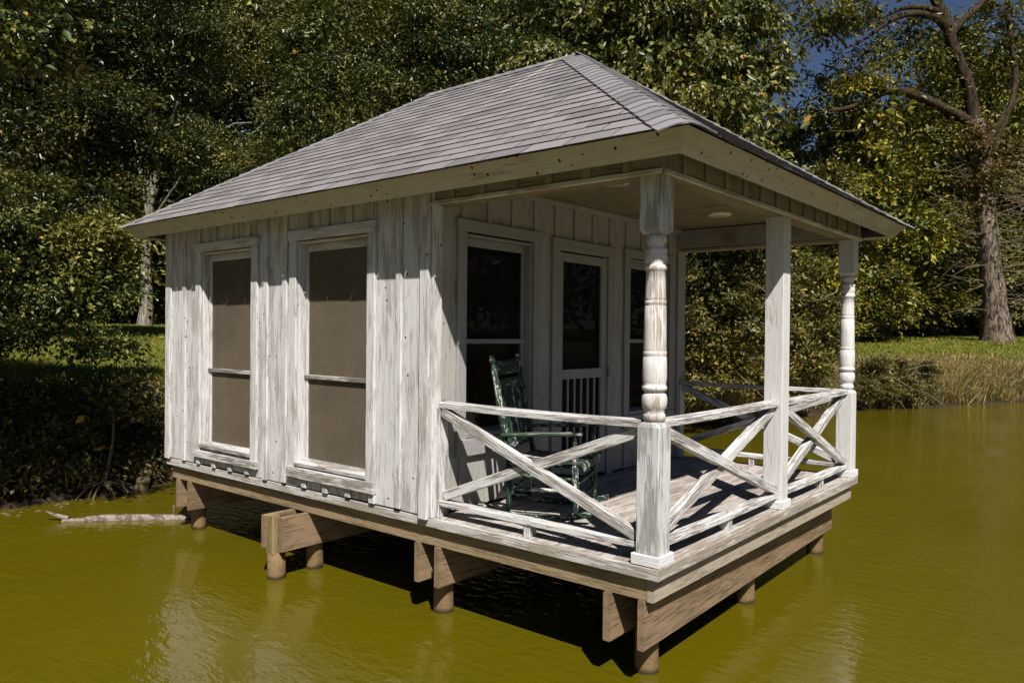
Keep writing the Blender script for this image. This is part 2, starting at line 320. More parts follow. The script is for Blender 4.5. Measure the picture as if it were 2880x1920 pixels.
class MB:
    def __init__(s): s.v, s.f = [], []
    def add(s, v, f): k = len(s.v); s.v += [tuple(x) for x in v]; s.f += [tuple(i+k for i in q) for q in f]; return s
    def tube(s, pts, rad, n=7, jit=0.0): return s.add(*tube_arrays(pts, rad, n, jit))
    def box(s, x0, x1, y0, y1, z0, z1):
        v = [(x0, y0, z0), (x1, y0, z0), (x1, y1, z0), (x0, y1, z0), (x0, y0, z1), (x1, y0, z1), (x1, y1, z1), (x0, y1, z1)]
        return s.add(v, [(3, 2, 1, 0), (4, 5, 6, 7), (0, 1, 5, 4), (1, 2, 6, 5), (2, 3, 7, 6), (3, 0, 4, 7)])
    def mesh(s, name): return pyd(name, s.v, s.f)
def smooth_path(pts, k=4):
    P = [np.asarray(p, float) for p in pts]; P = [2*P[0]-P[1]] + P + [2*P[-1]-P[-2]]; o = []
    for i in range(1, len(P)-2):
        for j in range(k):
            t = j/k; o.append(0.5*((2*P[i]) + (-P[i-1]+P[i+1])*t + (2*P[i-1]-5*P[i]+4*P[i+1]-P[i+2])*t*t + (-P[i-1]+3*P[i]-3*P[i+1]+P[i+2])*t**3))
    o.append(P[-2]); return o

# ------------------------------------------------------------------ ground and water
POND = np.array([(-9.5, -26), (-8.2, -8), (-7.72, -0.8), (-7.66, 0.0), (-7.75, 0.7), (-7.8, 2.5), (-6.7, 8), (-5.3, 13), (-4.1, 18.6), (-2.9, 20.8), (-0.93, 25.4), (3, 29), (12, 32), (28, 30), (42, 12), (42, -28), (22, -46), (-2, -42)], float)
def shore(x, y):
    x = np.asarray(x, float); y = np.asarray(y, float); best = np.full(x.shape, 1e9); ins = np.zeros(x.shape, bool)
    for i in range(len(POND)):
        a, b = POND[i], POND[(i+1) % len(POND)]; d = b-a; t = np.clip(((x-a[0])*d[0]+(y-a[1])*d[1])/(d@d), 0, 1)
        best = np.minimum(best, np.hypot(x-a[0]-t*d[0], y-a[1]-t*d[1]))
        c = ((a[1] > y) != (b[1] > y)); xi = a[0]+(y-a[1])/(b[1]-a[1]+1e-12)*(b[0]-a[0]); ins ^= c & (x < xi)
    return np.where(ins, -best, best)
def vnoise(x, y):
    return (np.sin(x*1.3+1.7*np.sin(y*0.9)) + np.sin(y*1.7+1.3*np.sin(x*1.1+2)) + 0.6*np.sin(x*3.1+y*2.3) + 0.5*np.sin(x*4.9-y*4.1))/3.1
def gz(x, y):
    s = shore(x, y) + 0.22*vnoise(np.asarray(x)*1.6, np.asarray(y)*1.6)
    z = np.interp(s, [-6, -1, 0, 0.5, 1.2, 2.5, 4, 8, 15, 25, 50, 400], [-1.2, -0.5, -0.02, 0.42, 0.74, 1.0, 1.15, 1.42, 1.80, 2.05, 2.3, 5.0])
    return z + np.where(s > 0.3, 0.05*vnoise(np.asarray(x)*0.9, np.asarray(y)*0.9), 0)
def axis(lo, hi, c0, c1, fine, grow=1.09):
    a = list(np.arange(c0, c1, fine)); st = fine
    while a[-1] < hi: st *= grow; a.append(a[-1]+st)
    st = fine
    while a[0] > lo: st *= grow; a.insert(0, a[0]-st)
    return np.array(a)
gx, gy = axis(-500, 500, -30, 12, 0.3), axis(-500, 500, -8, 45, 0.3)
X, Y = np.meshgrid(gx, gy); Z = gz(X, Y); nx, ny = len(gx), len(gy)
idx = np.arange(nx*ny).reshape(ny, nx)
put('ground', arrays_mesh('ground', np.stack([X.ravel(), Y.ravel(), Z.ravel()], 1), np.stack([idx[:-1, :-1].ravel(), idx[:-1, 1:].ravel(), idx[1:, 1:].ravel(), idx[1:, :-1].ravel()], 1)), M['ground'], smooth=True, kind='structure', label='grassy bank and field round the pond')
put('water', pyd('water', [(-60, -80, 0), (80, -80, 0), (80, 60, 0), (-60, 60, 0)], [(0, 1, 2, 3)]), M['water'], kind='structure', label='murky olive green pond water')
def ground_hit(px, py):
    d = ray(px, py)
    for t in np.arange(6, 120, 0.1):
        p = CAM + d*t
        if p[2] <= gz(p[0], p[1]): return p
    return p

# ------------------------------------------------------------------ the cabin on piles
L_, P_, W_, E_ = 5.6, 1.795, 3.773, 0.314
ZT, ZR, ZFB = 2.319, 3.781, 2.206
cabin = root('pond_cabin', (0, 0, D), 'white board and batten cabin with grey hip roof and porch, on piles over the pond', 'cabin')
Zv = Vector((0, 0, 1))

def siding(wall, org, du, nrm, span, ztop, zbot, module, off, openings, mat, bt_clip, corner=(True, True)):
    """Vertical boards and battens on a wall plane. org: point at u = 0; openings: (u0, u1, z0, z1); bt_clip the same for battens."""
    org, du, nrm = Vector(org), Vector(du), Vector(nrm)
    def P(u, z, n=0.0): return org + du*u + Zv*z + nrm*n
    us = [off + module*i for i in range(-3, 40)]; us = [u for u in us if span[0]+0.05 < u < span[1]-0.05]
    ed = [span[0]] + us + [span[1]]
    def pieces(u0, u1, ops):
        segs = [(u0, u1)]; outp = []
        for (a, b, z0, z1) in ops:
            ns = []
            for (p, q) in segs:
                if b <= p or a >= q: ns.append((p, q)); continue
                if a > p: ns.append((p, a))
                if b < q: ns.append((b, q))
                m0, m1 = max(p, a), min(q, b)
                if m1-m0 > 0.012:
                    if z0-zbot > 0.015: outp.append((m0, m1, zbot, z0))
                    if ztop-z1 > 0.02: outp.append((m0, m1, z1, ztop))
            segs = ns
        return outp + [(p, q, zbot, ztop) for p, q in segs if q-p > 0.012]
    for i in range(len(ed)-1):
        for (a, b, z0, z1) in pieces(ed[i]+0.003, ed[i+1]-0.003, openings):
            zb = z0 - (random.uniform(-0.004, 0.006) if z0 == zbot else 0)
            board('siding_board', P((a+b)/2, zb, -0.01), P((a+b)/2, z1, -0.01), b-a, 0.02, mat, wall, up=nrm, ch=0.002, roll=random.uniform(-0.004, 0.004))
    for u in us:
        for (a, b, z0, z1) in pieces(u-0.03, u+0.03, bt_clip):
            if b-a < 0.03: continue
            board('batten', P((a+b)/2, z0 - (random.uniform(-0.008, 0.008) if z0 == zbot else 0), 0.0095), P((a+b)/2, z1, 0.0095), b-a, 0.019, mat, wall, up=nrm, ch=0.003)
    return P

def window(P, du, nrm, u0, u1, z0, z1, cas, hdr, apron, mr, name='window', recess=0.075, mats=('trim', 'sill', 'barerail'), screened=True):
    """A double-hung opening with casing, head, sill, sash frame, meeting rail, screen and glass."""
    du, nrm = Vector(du), Vector(nrm)
    win = put(name, None, parent=cabin)
    tm, sm, rm = M[mats[0]], M[mats[1]], M[mats[2]]
    def B(n, a, b, w_, t_, m, **k): return board(n, P(*a), P(*b), w_, t_, m, win, **k)
    for (a, b) in ((u0-cas[0], u0), (u1, u1+cas[1])):
        B('casing', ((a+b)/2, apron[0]+0.02, 0.014), ((a+b)/2, hdr[0], 0.014), b-a, 0.026, tm, up=nrm)
    B('head_casing', (u0-cas[0]-0.012, (hdr[0]+hdr[1])/2+0.001, 0.0175), (u1+cas[1]+0.012, (hdr[0]+hdr[1])/2+0.001, 0.0175), hdr[1]-hdr[0], 0.033, tm, up=nrm)
    for (u, s) in ((u0+0.009, 1), (u1-0.009, -1)):      # jambs
        B('jamb', (u, z0, -0.055), (u, z1, -0.055), 0.11, 0.018, tm, up=du)
    B('head_jamb', (u0+0.018, z1-0.009, -0.055), (u1-0.018, z1-0.009, -0.055), 0.11, 0.018, tm, up=Zv)
    B('sill', (u0+0.002, z0+0.0, -0.03), (u1-0.002, z0+0.0, -0.03), 0.13, 0.035, sm, up=(Zv+nrm*0.16))
    B('apron', (u0-cas[0]-0.004, (apron[0]+apron[1])/2, 0.021), (u1+cas[1]+0.004, (apron[0]+apron[1])/2, 0.021), apron[1]-apron[0], 0.04, sm, up=nrm, seg=2, jit=0.001)
    n = -recess
    for u in (u0+0.034, u1-0.034): B('sash_stile', (u, z0+0.01, n), (u, z1-0.02, n), 0.03, 0.024, tm, up=nrm)
    B('sash_rail', (u0+0.05, z1-0.05, n), (u1-0.05, z1-0.05, n), 0.062, 0.022, tm, up=nrm)
    B('meeting_rail', (u0+0.018, mr, n+0.016), (u1-0.018, mr, n+0.016), 0.036, 0.02, rm, up=nrm)
    def pane(nm, off, m):
        q = [P(u0+0.02, z0, off), P(u1-0.02, z0, off), P(u1-0.02, z1-0.02, off), P(u0+0.02, z1-0.02, off)]
        q2 = [v - nrm*0.002 for v in q]
        return put(nm, pyd(nm, q+q2, [(0, 1, 2, 3), (7, 6, 5, 4), (0, 4, 5, 1), (1, 5, 6, 2), (2, 6, 7, 3), (3, 7, 4, 0)]) if nm == 'pane' else pyd(nm, q, [(0, 1, 2, 3)]), m, win)
    pane('screen', n, M['screen' if screened else 'darkscreen'])
    pane('pane', n-0.04, M['glass'])
    return win

# backing walls with openings (single meshes, the boards stand on them)
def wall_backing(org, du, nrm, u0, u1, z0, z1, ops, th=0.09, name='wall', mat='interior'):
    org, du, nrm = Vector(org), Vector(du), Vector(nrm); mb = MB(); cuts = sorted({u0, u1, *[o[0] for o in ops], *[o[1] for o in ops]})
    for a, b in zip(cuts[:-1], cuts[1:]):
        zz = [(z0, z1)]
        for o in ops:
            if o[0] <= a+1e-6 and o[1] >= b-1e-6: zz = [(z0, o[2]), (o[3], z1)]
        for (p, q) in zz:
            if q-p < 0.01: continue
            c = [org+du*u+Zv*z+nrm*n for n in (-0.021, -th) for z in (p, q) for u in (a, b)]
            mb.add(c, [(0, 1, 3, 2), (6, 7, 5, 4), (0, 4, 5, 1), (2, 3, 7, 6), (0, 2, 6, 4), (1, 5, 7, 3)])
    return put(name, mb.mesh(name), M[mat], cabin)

W1, W2 = (-4.906, -4.03), (-3.357, -2.453)
zb, zt = 0.012, 2.36
side = wall_backing((0, 0, 0), (1, 0, 0), (0, -1, 0), -L_+0.02, -P_-0.02, zb, zt, [(W1[0], W1[1], 0.19, 2.03), (W2[0], W2[1], 0.19, 2.03)])
sops = [(W1[0], W1[1], 0.16, 2.05), (W2[0], W2[1], 0.19, 2.05)]
Ps = siding(side, (0, 0, 0), (1, 0, 0), (0, -1, 0), (-L_+0.01, -P_), zt, zb, 0.2842, -5.235, sops, M['siding'], [(W1[0]-0.10, W1[1]+0.105, 0.082, 2.116), (W2[0]-0.1, W2[1]+0.095, 0.086, 2.118)])
board('corner_board', (-L_+0.047, -0.012, 0.0), (-L_+0.047, -0.012, zt), 0.094, 0.024, M['siding'], side, up=(0, -1, 0))
board('corner_board', (-P_-0.04, -0.014, -0.012), (-P_-0.04, -0.014, zt), 0.085, 0.028, M['siding'], side, up=(0, -1, 0))
window(Ps, (1, 0, 0), (0, -1, 0), W1[0], W1[1], 0.2, 2.03, (0.092, 0.1), (2.034, 2.116), (0.08, 0.146), 0.912)
window(Ps, (1, 0, 0), (0, -1, 0), W2[0], W2[1], 0.21, 2.03, (0.094, 0.092), (2.034, 2.12), (0.085, 0.172), 0.915)

# porch wall, plane x = -P
A1, B1, DR = (0.345, 1.138), (2.636, 3.43), (1.491, 2.245)
pw = wall_backing((-P_, 0, 0), (0, 1, 0), (1, 0, 0), 0.02, W_-0.02, zb, 2.4, [(A1[0], A1[1], 0.53, 2.02), (DR[0], DR[1], zb, 1.995), (B1[0], B1[1], 0.53, 2.02)], name='porch_wall')
Pp = siding(pw, (-P_, 0, 0), (0, 1, 0), (1, 0, 0), (0.005, W_-0.005), 2.395, zb, 0.2835, 0.325, [(A1[0], A1[1], 0.5, 2.04), (DR[0], DR[1], zb, 2.0), (B1[0], B1[1], 0.5, 2.04)], M['porchshadesiding'],
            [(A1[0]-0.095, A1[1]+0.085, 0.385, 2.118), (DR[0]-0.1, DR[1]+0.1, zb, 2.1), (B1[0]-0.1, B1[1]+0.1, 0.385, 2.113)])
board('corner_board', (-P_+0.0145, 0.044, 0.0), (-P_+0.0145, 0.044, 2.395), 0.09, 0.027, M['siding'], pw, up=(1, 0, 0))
board('corner_board', (-P_+0.0145, W_-0.085, 0.0), (-P_+0.0145, W_-0.085, 2.395), 0.165, 0.027, M['porchshadesiding'], pw, up=(1, 0, 0))
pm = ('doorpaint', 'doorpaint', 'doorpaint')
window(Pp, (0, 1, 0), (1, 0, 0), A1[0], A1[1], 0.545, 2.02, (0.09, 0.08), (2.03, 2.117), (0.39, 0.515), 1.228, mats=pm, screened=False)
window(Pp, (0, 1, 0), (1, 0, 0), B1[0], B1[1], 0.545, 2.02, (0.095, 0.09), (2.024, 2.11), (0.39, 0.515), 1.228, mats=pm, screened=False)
# screen door
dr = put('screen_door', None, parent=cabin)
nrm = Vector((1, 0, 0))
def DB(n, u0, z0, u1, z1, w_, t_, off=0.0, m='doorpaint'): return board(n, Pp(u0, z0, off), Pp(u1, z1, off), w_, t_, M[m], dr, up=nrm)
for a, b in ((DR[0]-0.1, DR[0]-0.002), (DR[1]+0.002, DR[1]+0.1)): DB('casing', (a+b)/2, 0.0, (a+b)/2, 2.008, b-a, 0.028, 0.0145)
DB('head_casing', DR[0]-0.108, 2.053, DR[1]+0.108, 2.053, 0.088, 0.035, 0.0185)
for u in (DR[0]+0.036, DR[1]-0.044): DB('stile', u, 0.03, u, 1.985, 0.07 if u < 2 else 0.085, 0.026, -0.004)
a, b = DR[0]+0.072, DR[1]-0.087
for z0, z1 in ((1.91, 1.985), (0.90, 0.985), (0.03, 0.195)): DB('rail', a, (z0+z1)/2, b, (z0+z1)/2, z1-z0, 0.024, -0.004)
for u in (1.651, 1.751, 1.853, 1.956, 2.06): DB('slat', u, 0.195, u, 0.90, 0.022, 0.016, 0.0)
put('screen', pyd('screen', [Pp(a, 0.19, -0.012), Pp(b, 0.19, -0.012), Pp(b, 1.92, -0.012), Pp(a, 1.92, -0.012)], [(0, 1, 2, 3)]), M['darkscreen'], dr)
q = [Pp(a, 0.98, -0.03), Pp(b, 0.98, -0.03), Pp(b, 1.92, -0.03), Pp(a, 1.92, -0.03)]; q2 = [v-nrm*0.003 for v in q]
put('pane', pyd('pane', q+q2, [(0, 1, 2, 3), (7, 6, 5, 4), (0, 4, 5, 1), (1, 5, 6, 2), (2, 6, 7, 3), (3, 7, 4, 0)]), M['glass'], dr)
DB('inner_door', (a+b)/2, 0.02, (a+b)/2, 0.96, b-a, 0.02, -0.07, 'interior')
board('hinge', Pp(DR[1]+0.006, 0.90, 0.032), Pp(DR[1]+0.006, 1.0, 0.032), 0.02, 0.012, M['metal'], dr, up=nrm)
# far walls: rear (y = W) and end (x = -L), one window each where light comes through
end = wall_backing((-L_, 0, 0), (0, 1, 0), (-1, 0, 0), 0.02, W_-0.02, zb, zt, [(1.45, 2.2, 0.5, 2.02)])
Pe = siding(end, (-L_, 0, 0), (0, 1, 0), (-1, 0, 0), (0.005, W_-0.005), zt, zb, 0.2842, 0.3, [(1.45, 2.2, 0.5, 2.02)], M['siding'], [(1.36, 2.29, 0.4, 2.11)])
window(Pe, (0, 1, 0), (-1, 0, 0), 1.45, 2.2, 0.52, 2.02, (0.09, 0.09), (2.03, 2.11), (0.4, 0.5), 1.228, screened=False)
rear = wall_backing((0, W_, 0), (1, 0, 0), (0, 1, 0), -L_+0.02, -P_-0.02, zb, zt, [(-4.3, -3.4, 0.5, 2.02)])
Pr = siding(rear, (0, W_, 0), (1, 0, 0), (0, 1, 0), (-L_+0.01, -P_), zt, zb, 0.2842, -5.235, [(-4.3, -3.4, 0.5, 2.02)], M['siding'], [(-4.4, -3.3, 0.4, 2.11)])
window(Pr, (1, 0, 0), (0, 1, 0), -4.3, -3.4, 0.52, 2.02, (0.09, 0.09), (2.03, 2.11), (0.4, 0.5), 1.228, screened=False)
board('corner_board', (-P_-0.045, W_+0.014, -0.01), (-P_-0.045, W_+0.014, zt), 0.09, 0.028, M['siding'], rear, up=(0, 1, 0))
put('floor', MB().box(-L_+0.1, -P_-0.1, 0.1, W_-0.1, -0.03, 0.0).mesh('floor'), M['interior'], cabin)
put('inner_ceiling', MB().box(-L_+0.1, -P_-0.1, 0.1, W_-0.1, 2.36, 2.38).mesh('inner_ceiling'), M['interior'], cabin)

# ---- deck: planks, skirt boards, rim bands
deck = put('deck', MB().box(-P_+0.06, -0.06, 0.06, W_-0.06, -0.075, -0.045).mesh('deck'), M['dark'], cabin)
pwid = 0.138; n_pl = 13
for i in range(n_pl):
    x = -0.045 - pwid/2 - i*(pwid)
    if x-pwid/2 < -P_+0.005: break
    board('deck_plank', (x, 0.040+random.uniform(-0.012, 0.004), -0.016), (x, W_-0.04+random.uniform(-0.003, 0.01), -0.016), pwid-0.006, 0.03, M['deck'], deck, up=(0, 0, 1), ch=0.004, roll=random.uniform(-0.006, 0.006))
board('deck_plank', (-P_+0.05, 0.04, -0.016), (-P_+0.05, W_-0.04, -0.016), 0.084, 0.03, M['deck'], deck, up=(0, 0, 1))
def skirt(A, B, up, m, z0, z1, th, nm):
    A, B, up = Vector(A), Vector(B), Vector(up)
    board(nm, A+Zv*((z0+z1)/2)-up*th/2, B+Zv*((z0+z1)/2)-up*th/2, z1-z0, th, M[m], deck, up=up, ch=0.003, seg=4, jit=0.0012)
skirt((-L_, 0, 0), (-4.62, 0, 0), (0, -1, 0), 'skirt', -0.07, -0.003, 0.038, 'skirt_board')
skirt((-4.615, 0, 0), (-0.0, 0, 0), (0, -1, 0), 'skirt', -0.068, -0.003, 0.038, 'skirt_board')
skirt((0.002, 0.002, 0), (0.002, W_, 0), (1, 0, 0), 'bareskirt', -0.068, 0.0, 0.04, 'skirt_board')
skirt((0, W_, 0), (-L_, W_, 0), (0, 1, 0), 'skirt', -0.068, -0.003, 0.038, 'skirt_board')
skirt((-L_, W_-0.04, 0), (-L_, 0.04, 0), (-1, 0, 0), 'skirt', -0.068, -0.003, 0.038, 'skirt_board')
skirt((-L_+0.04, 0.044, 0), (-0.087, 0.044, 0), (0, -1, 0), 'band', -0.205, -0.072, 0.04, 'rim_band')
skirt((-0.044, 0.040, 0), (-0.044, W_-0.044, 0), (1, 0, 0), 'frontband', -0.205, -0.072, 0.042, 'rim_band')
skirt((-L_+0.04, W_-0.044, 0), (-0.087, W_-0.044, 0), (0, 1, 0), 'band', -0.205, -0.072, 0.04, 'rim_band')
put('subfloor', MB().box(-L_+0.06, -0.1, 0.09, W_-0.09, -0.2, -0.08).mesh('subfloor'), M['dark'], cabin)

# ---- beams and piles
def beam(x, y0, y1, z0=-0.205, z1=-0.489, th=0.045):
    board('beam', (x, y0, (z0+z1)/2), (x, y1, (z0+z1)/2), z0-z1, th, M['beam'], cabin, up=(1, 0, 0), ch=0.004)
for x, y0, y1 in ((-5.44, 0.03, W_), (-5.215, 0.03, W_), (-1.943, 0.03, W_), (-1.742, 0.03, W_), (-0.345, 0.03, W_-0.2)): beam(x, y0, y1, th=0.05)
board('beam', (-0.1215, 0.034, -0.347), (-0.20, 3.62, -0.347), 0.284, 0.042, M['beam'], cabin, up=(1, 0.02, 0), ch=0.004)
beam(-3.475, -0.24, W_, -0.207, -0.475); beam(-3.285, -0.20, W_, -0.207, -0.485)
def pile(x, y, r, top=-0.21, flare=0.012):
    prof = [(-1.7, r*1.12), (-0.75, r*1.06), (-0.68, r*1.05), (-0.5, r), (top, r*0.97)]
    put('pile', lathe_mesh('pile', [(z, q*random.uniform(0.98, 1.02)) for z, q in prof], 18), M['pile'], cabin, Matrix.Translation((x, y, 0)), smooth=True)
for x in (-5.33, -3.38, -1.84, -0.225):
    for y in ((0.30 if x > -1 else 0.2), 1.83, 3.52): pile(x if x < -1 else x-0.02*y, y, 0.069)
pile(-3.385, -0.17, 0.071, -0.50); board('pile_stub', (-3.385, -0.20, -0.51), (-3.385, -0.20, -0.205), 0.095, 0.075, M['stake'], cabin, up=(0, -1, 0), ch=0.008)

# ---- porch header, frieze and ceiling
def header(A, B, out_n, battens, u_dir, nm='header'):
    A, B, n, u = Vector(A), Vector(B), Vector(out_n), Vector(u_dir); Lh = (B-A).length
    h = put(nm, None, parent=cabin)
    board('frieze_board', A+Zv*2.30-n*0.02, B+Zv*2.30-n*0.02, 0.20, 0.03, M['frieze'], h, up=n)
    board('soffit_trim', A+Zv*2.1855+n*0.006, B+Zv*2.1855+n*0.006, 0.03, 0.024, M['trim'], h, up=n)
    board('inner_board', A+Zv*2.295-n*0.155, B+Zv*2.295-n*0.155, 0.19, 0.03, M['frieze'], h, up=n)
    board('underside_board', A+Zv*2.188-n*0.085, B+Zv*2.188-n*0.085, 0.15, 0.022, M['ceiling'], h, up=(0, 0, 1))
    t = battens[0]
    while t < Lh-0.05:
        board('batten', A+u*t+Zv*2.203+n*0.004, A+u*t+Zv*2.39+n*0.004, 0.055, 0.018, M['frieze'], h, up=n); t += battens[1]
header((-P_, 0, 0), (-0.001, 0, 0), (0, -1, 0), (0.20, 0.275), (1, 0, 0))
header((0, 0.02, 0), (0, W_-0.02, 0), (1, 0, 0), (0.24, 0.2835), (0, 1, 0))
header((-P_, W_, 0), (-0.001, W_, 0), (0, 1, 0), (0.2, 0.2835), (1, 0, 0))
cl = put('ceiling', None, parent=cabin)
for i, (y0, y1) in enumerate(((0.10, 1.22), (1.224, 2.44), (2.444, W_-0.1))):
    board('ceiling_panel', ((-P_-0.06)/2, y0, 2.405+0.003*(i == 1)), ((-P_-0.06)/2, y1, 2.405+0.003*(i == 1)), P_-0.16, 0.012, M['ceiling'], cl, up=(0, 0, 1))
board('ceiling_trim', (-P_+0.04, 0.1, 2.38), (-P_+0.04, W_-0.1, 2.38), 0.04, 0.04, M['porchshadesiding'], cl, up=(1, 0, 0))
for (x, y) in ((-0.93, 1.0), (-0.96, 2.83)):
    lt = put('ceiling_light', lathe_mesh('ceiling_light', [(2.372, 0.085), (2.378, 0.10), (2.392, 0.108), (2.400, 0.11)], 28), M['plastic'], cl, Matrix.Translation((x, y, 0)), smooth=True)
    put('lens', lathe_mesh('lens', [(2.364, 0.03), (2.367, 0.055), (2.3715, 0.075), (2.374, 0.08)], 24), M['lampglass'], cl, Matrix.Translation((x, y, 0)), smooth=True)

# ---- roof
def clip(poly, a, b, c):
    """keep a*u + b*v <= c"""
    o = []
    for i in range(len(poly)):
        p, q = poly[i-1], poly[i]; dp, dq = a*p[0]+b*p[1]-c, a*q[0]+b*q[1]-c
        if (dp <= 0) != (dq <= 0): t = dp/(dp-dq); o.append((p[0]+(q[0]-p[0])*t, p[1]+(q[1]-p[1])*t))
        if dq <= 0: o.append(q)
    return o
apexN, apexF = Vector((-W_/2, W_/2, ZR)), Vector((-L_+W_/2, W_/2, ZR))
c00, c10, c11, c01 = Vector((E_, -E_, ZT)), Vector((-L_-E_, -E_, ZT)), Vector((-L_-E_, W_+E_, ZT)), Vector((E_, W_+E_, ZT))
rb = MB(); dn = Vector((0, 0, -0.022))
ins = 0.04; di = lambda c: c+dn+Vector((-ins if c.x > -1 else ins, -ins if c.y > 1 else ins, ins*0.664))
rv = [di(c00), di(c10), di(c11), di(c01), apexN+dn, apexF+dn]
rb.add(rv, [(1, 0, 4, 5), (0, 3, 4), (3, 2, 5, 4), (2, 1, 5)])
rb.add([v-Vector((0, 0, 0.02)) for v in rv], [(5, 4, 0, 1), (4, 3, 0), (4, 5, 2, 3), (5, 1, 2)])
roof = put('roof', rb.mesh('roof'), M['dark'], cabin)
ROWH, TABW = 0.1257, 0.305
def slope_tabs(O, du, length, phase, seed):
    """O: eave corner, du: unit along the eave, returns list of (polygon points in slope coords) tabs; hips at 45 deg in plan."""
    rn = random.Random(seed); run = W_/2+E_; sl = math.hypot(run, ZR-ZT); k = run/sl; tabs = []
    nrow = int(math.ceil(sl/ROWH))
    for r in range(nrow):
        v0, v1 = r*ROWH, min((r+1)*ROWH+0.03, sl-0.0005); off = ((r*0.147) % TABW)*phase + rn.uniform(-0.012, 0.012)
        u = -TABW+off
        while u < length:
            a, b = u+0.0048, u+TABW-0.0048
            w1 = rn.uniform(-0.004, 0.004); w2 = w1+rn.uniform(-0.003, 0.003)
            poly = [(a, v0+w1-(0.02 if r == 0 else 0)), (b, v0+w2-(0.02 if r == 0 else 0)), (b, v1), (a, v1)]
            poly = clip(poly, -1, k, 0.0); poly = clip(poly, 1, k, length) if poly else poly
            if len(poly) >= 3 and (max(p[0] for p in poly)-min(p[0] for p in poly)) > 0.02: tabs.append((poly, v0, r, rn.uniform(0, 0.004)))
            u += TABW
    return tabs
def tab_geo(tab, O, du, dv, n):
    poly, v0, r, lift = tab; m = len(poly); u_mid = sum(q[0] for q in poly)/m; lift2 = (lift*1000 % 1 - 0.5)*0.004; top, bot = [], []
    for (u, v) in poly:
        f = max(0.0, min(1.0, (v-v0)/ROWH)); h = 0.0072*(1-f)+0.004+(1-f)*(lift*0.7+lift2*(u-u_mid)/TABW)
        p = O+du*u+dv*v; top.append(p+n*h); bot.append(p+n*(h-0.007))
    f = [tuple(range(m)), tuple(range(2*m-1, m-1, -1))] + [(i, i+m, (i+1) % m+m, (i+1) % m) for i in range(m)]
    return top+bot, f
def cut_edges(me, sizes):
    me.materials.append(M['shingle']); me.materials.append(M['cut']); mi = []
    for m_ in sizes: mi += [0, 0]+[1]*m_
    me.polygons.foreach_set('material_index', mi); return me
def slope(O, E2, up_pt, phase, seed):
    du = (E2-O).normalized(); length = (E2-O).length; mid = up_pt
    dv = (mid-O) - du*((mid-O).dot(du)); dv.normalize(); n = du.cross(dv).normalized()
    if n.z < 0: n = -n
    return O, du, dv, n, length, slope_tabs(O, du, length, phase, seed)
O, du, dv, n, ln, tabs = slope(c10, c00, apexN, 1, 3)
# the near slope: every shingle a piece of its own (300 at most), the rest joined
def depth_of(tab): q = O+du*tab[0][0][0]+dv*tab[0][0][1]; return (q-Vector(CAM)+Vector((0, 0, D))).length
tabs.sort(key=depth_of); rest_mb = MB(); rest_n = []
for i, tb in enumerate(tabs):
    v, f = tab_geo(tb, O, du, dv, n)
    if i < 300: put('shingle', cut_edges(pyd('shingle', v, f), [len(tb[0])]), M['shingle'], roof)
    else: rest_mb.add(v, f); rest_n.append(len(tb[0]))
for (a, b, ap, sd) in ((c00, c01, apexN, 5), (c01, c11, apexF, 6), (c11, c10, apexF, 8)):
    O2, du2, dv2, n2, l2, tb2 = slope(a, b, ap, 1, sd)
    for tb in tb2: rest_mb.add(*tab_geo(tb, O2, du2, dv2, n2)); rest_n.append(len(tb[0]))
put('shingle_field', cut_edges(rest_mb.mesh('shingle_field'), rest_n), M['shingle'], roof, kind='stuff')
def caps(A, B, nA, nB, width=0.165, step=0.128, nm='hip_cap', lift=0.016):
    """Folded cap shingles lapping up a hip or ridge; nA, nB the two slope directions (unit, pointing down each slope)."""
    A, B = Vector(A), Vector(B); d = (B-A); Lc = d.length; d.normalize(); k = int(Lc/step); up = (Zv - d*d.z).normalized()
    for i in range(k+1):
        s0 = i*step+0.004; s1 = min(s0+step*1.35, Lc+0.03); mb = []; 
        cs = []
        for t in np.linspace(-1, 1, 11):
            side_v = nA if t < 0 else nB; w_ = abs(t)*width
            rnd = 0.020*max(0, 1-abs(t)*2.2)**1.2
            cs.append(side_v*w_ + up*(lift-rnd*0.8))
        v, f = [], []
        for (s, h) in ((s0, 0.012), (s1, 0.001)):
            for c in cs: v.append(A+d*s+c+up*h)
        for (s, h) in ((s0, 0.012), (s1, 0.001)):
            for c in cs: v.append(A+d*s+c+up*(h-0.008))
        m = 11
        for j in range(m-1):
            f.append((j, j+1, m+j+1, m+j)); f.append((2*m+j, 3*m+j, 3*m+j+1, 2*m+j+1)); f.append((j, 2*m+j, 2*m+j+1, j+1))
        f.append((0, m, 3*m, 2*m)); f.append((m-1, 3*m-1, 4*m-1, 2*m-1))
        put(nm, pyd(nm, v, f), M['cap'], roof, smooth=False)
sdir = {'s': Vector((0, -1, 0)), 'n': Vector((0, 1, 0)), 'e': Vector((1, 0, 0)), 'w': Vector((-1, 0, 0))}
tan = (ZR-ZT)/(W_/2+E_)
def down(k, d):   # in slope k, the direction across the hip d and down
    h = sdir[k]; nrm_ = (h*tan+Zv).normalized(); v = nrm_.cross(d); v.normalize()
    return v if v.z < 0 else -v
for A, B, k1, k2 in ((c00, apexN, 's', 'e'), (c10, apexF, 'w', 's'), (c01, apexN, 'e', 'n'), (c11, apexF, 'n', 'w')):
    d = (B-A).normalized(); caps(A, B, down(k1, d), down(k2, d))
dr_ = (apexN-apexF).normalized(); caps(apexF, apexN, down('s', dr_), down('n', dr_), nm='ridge_cap', lift=0.02)
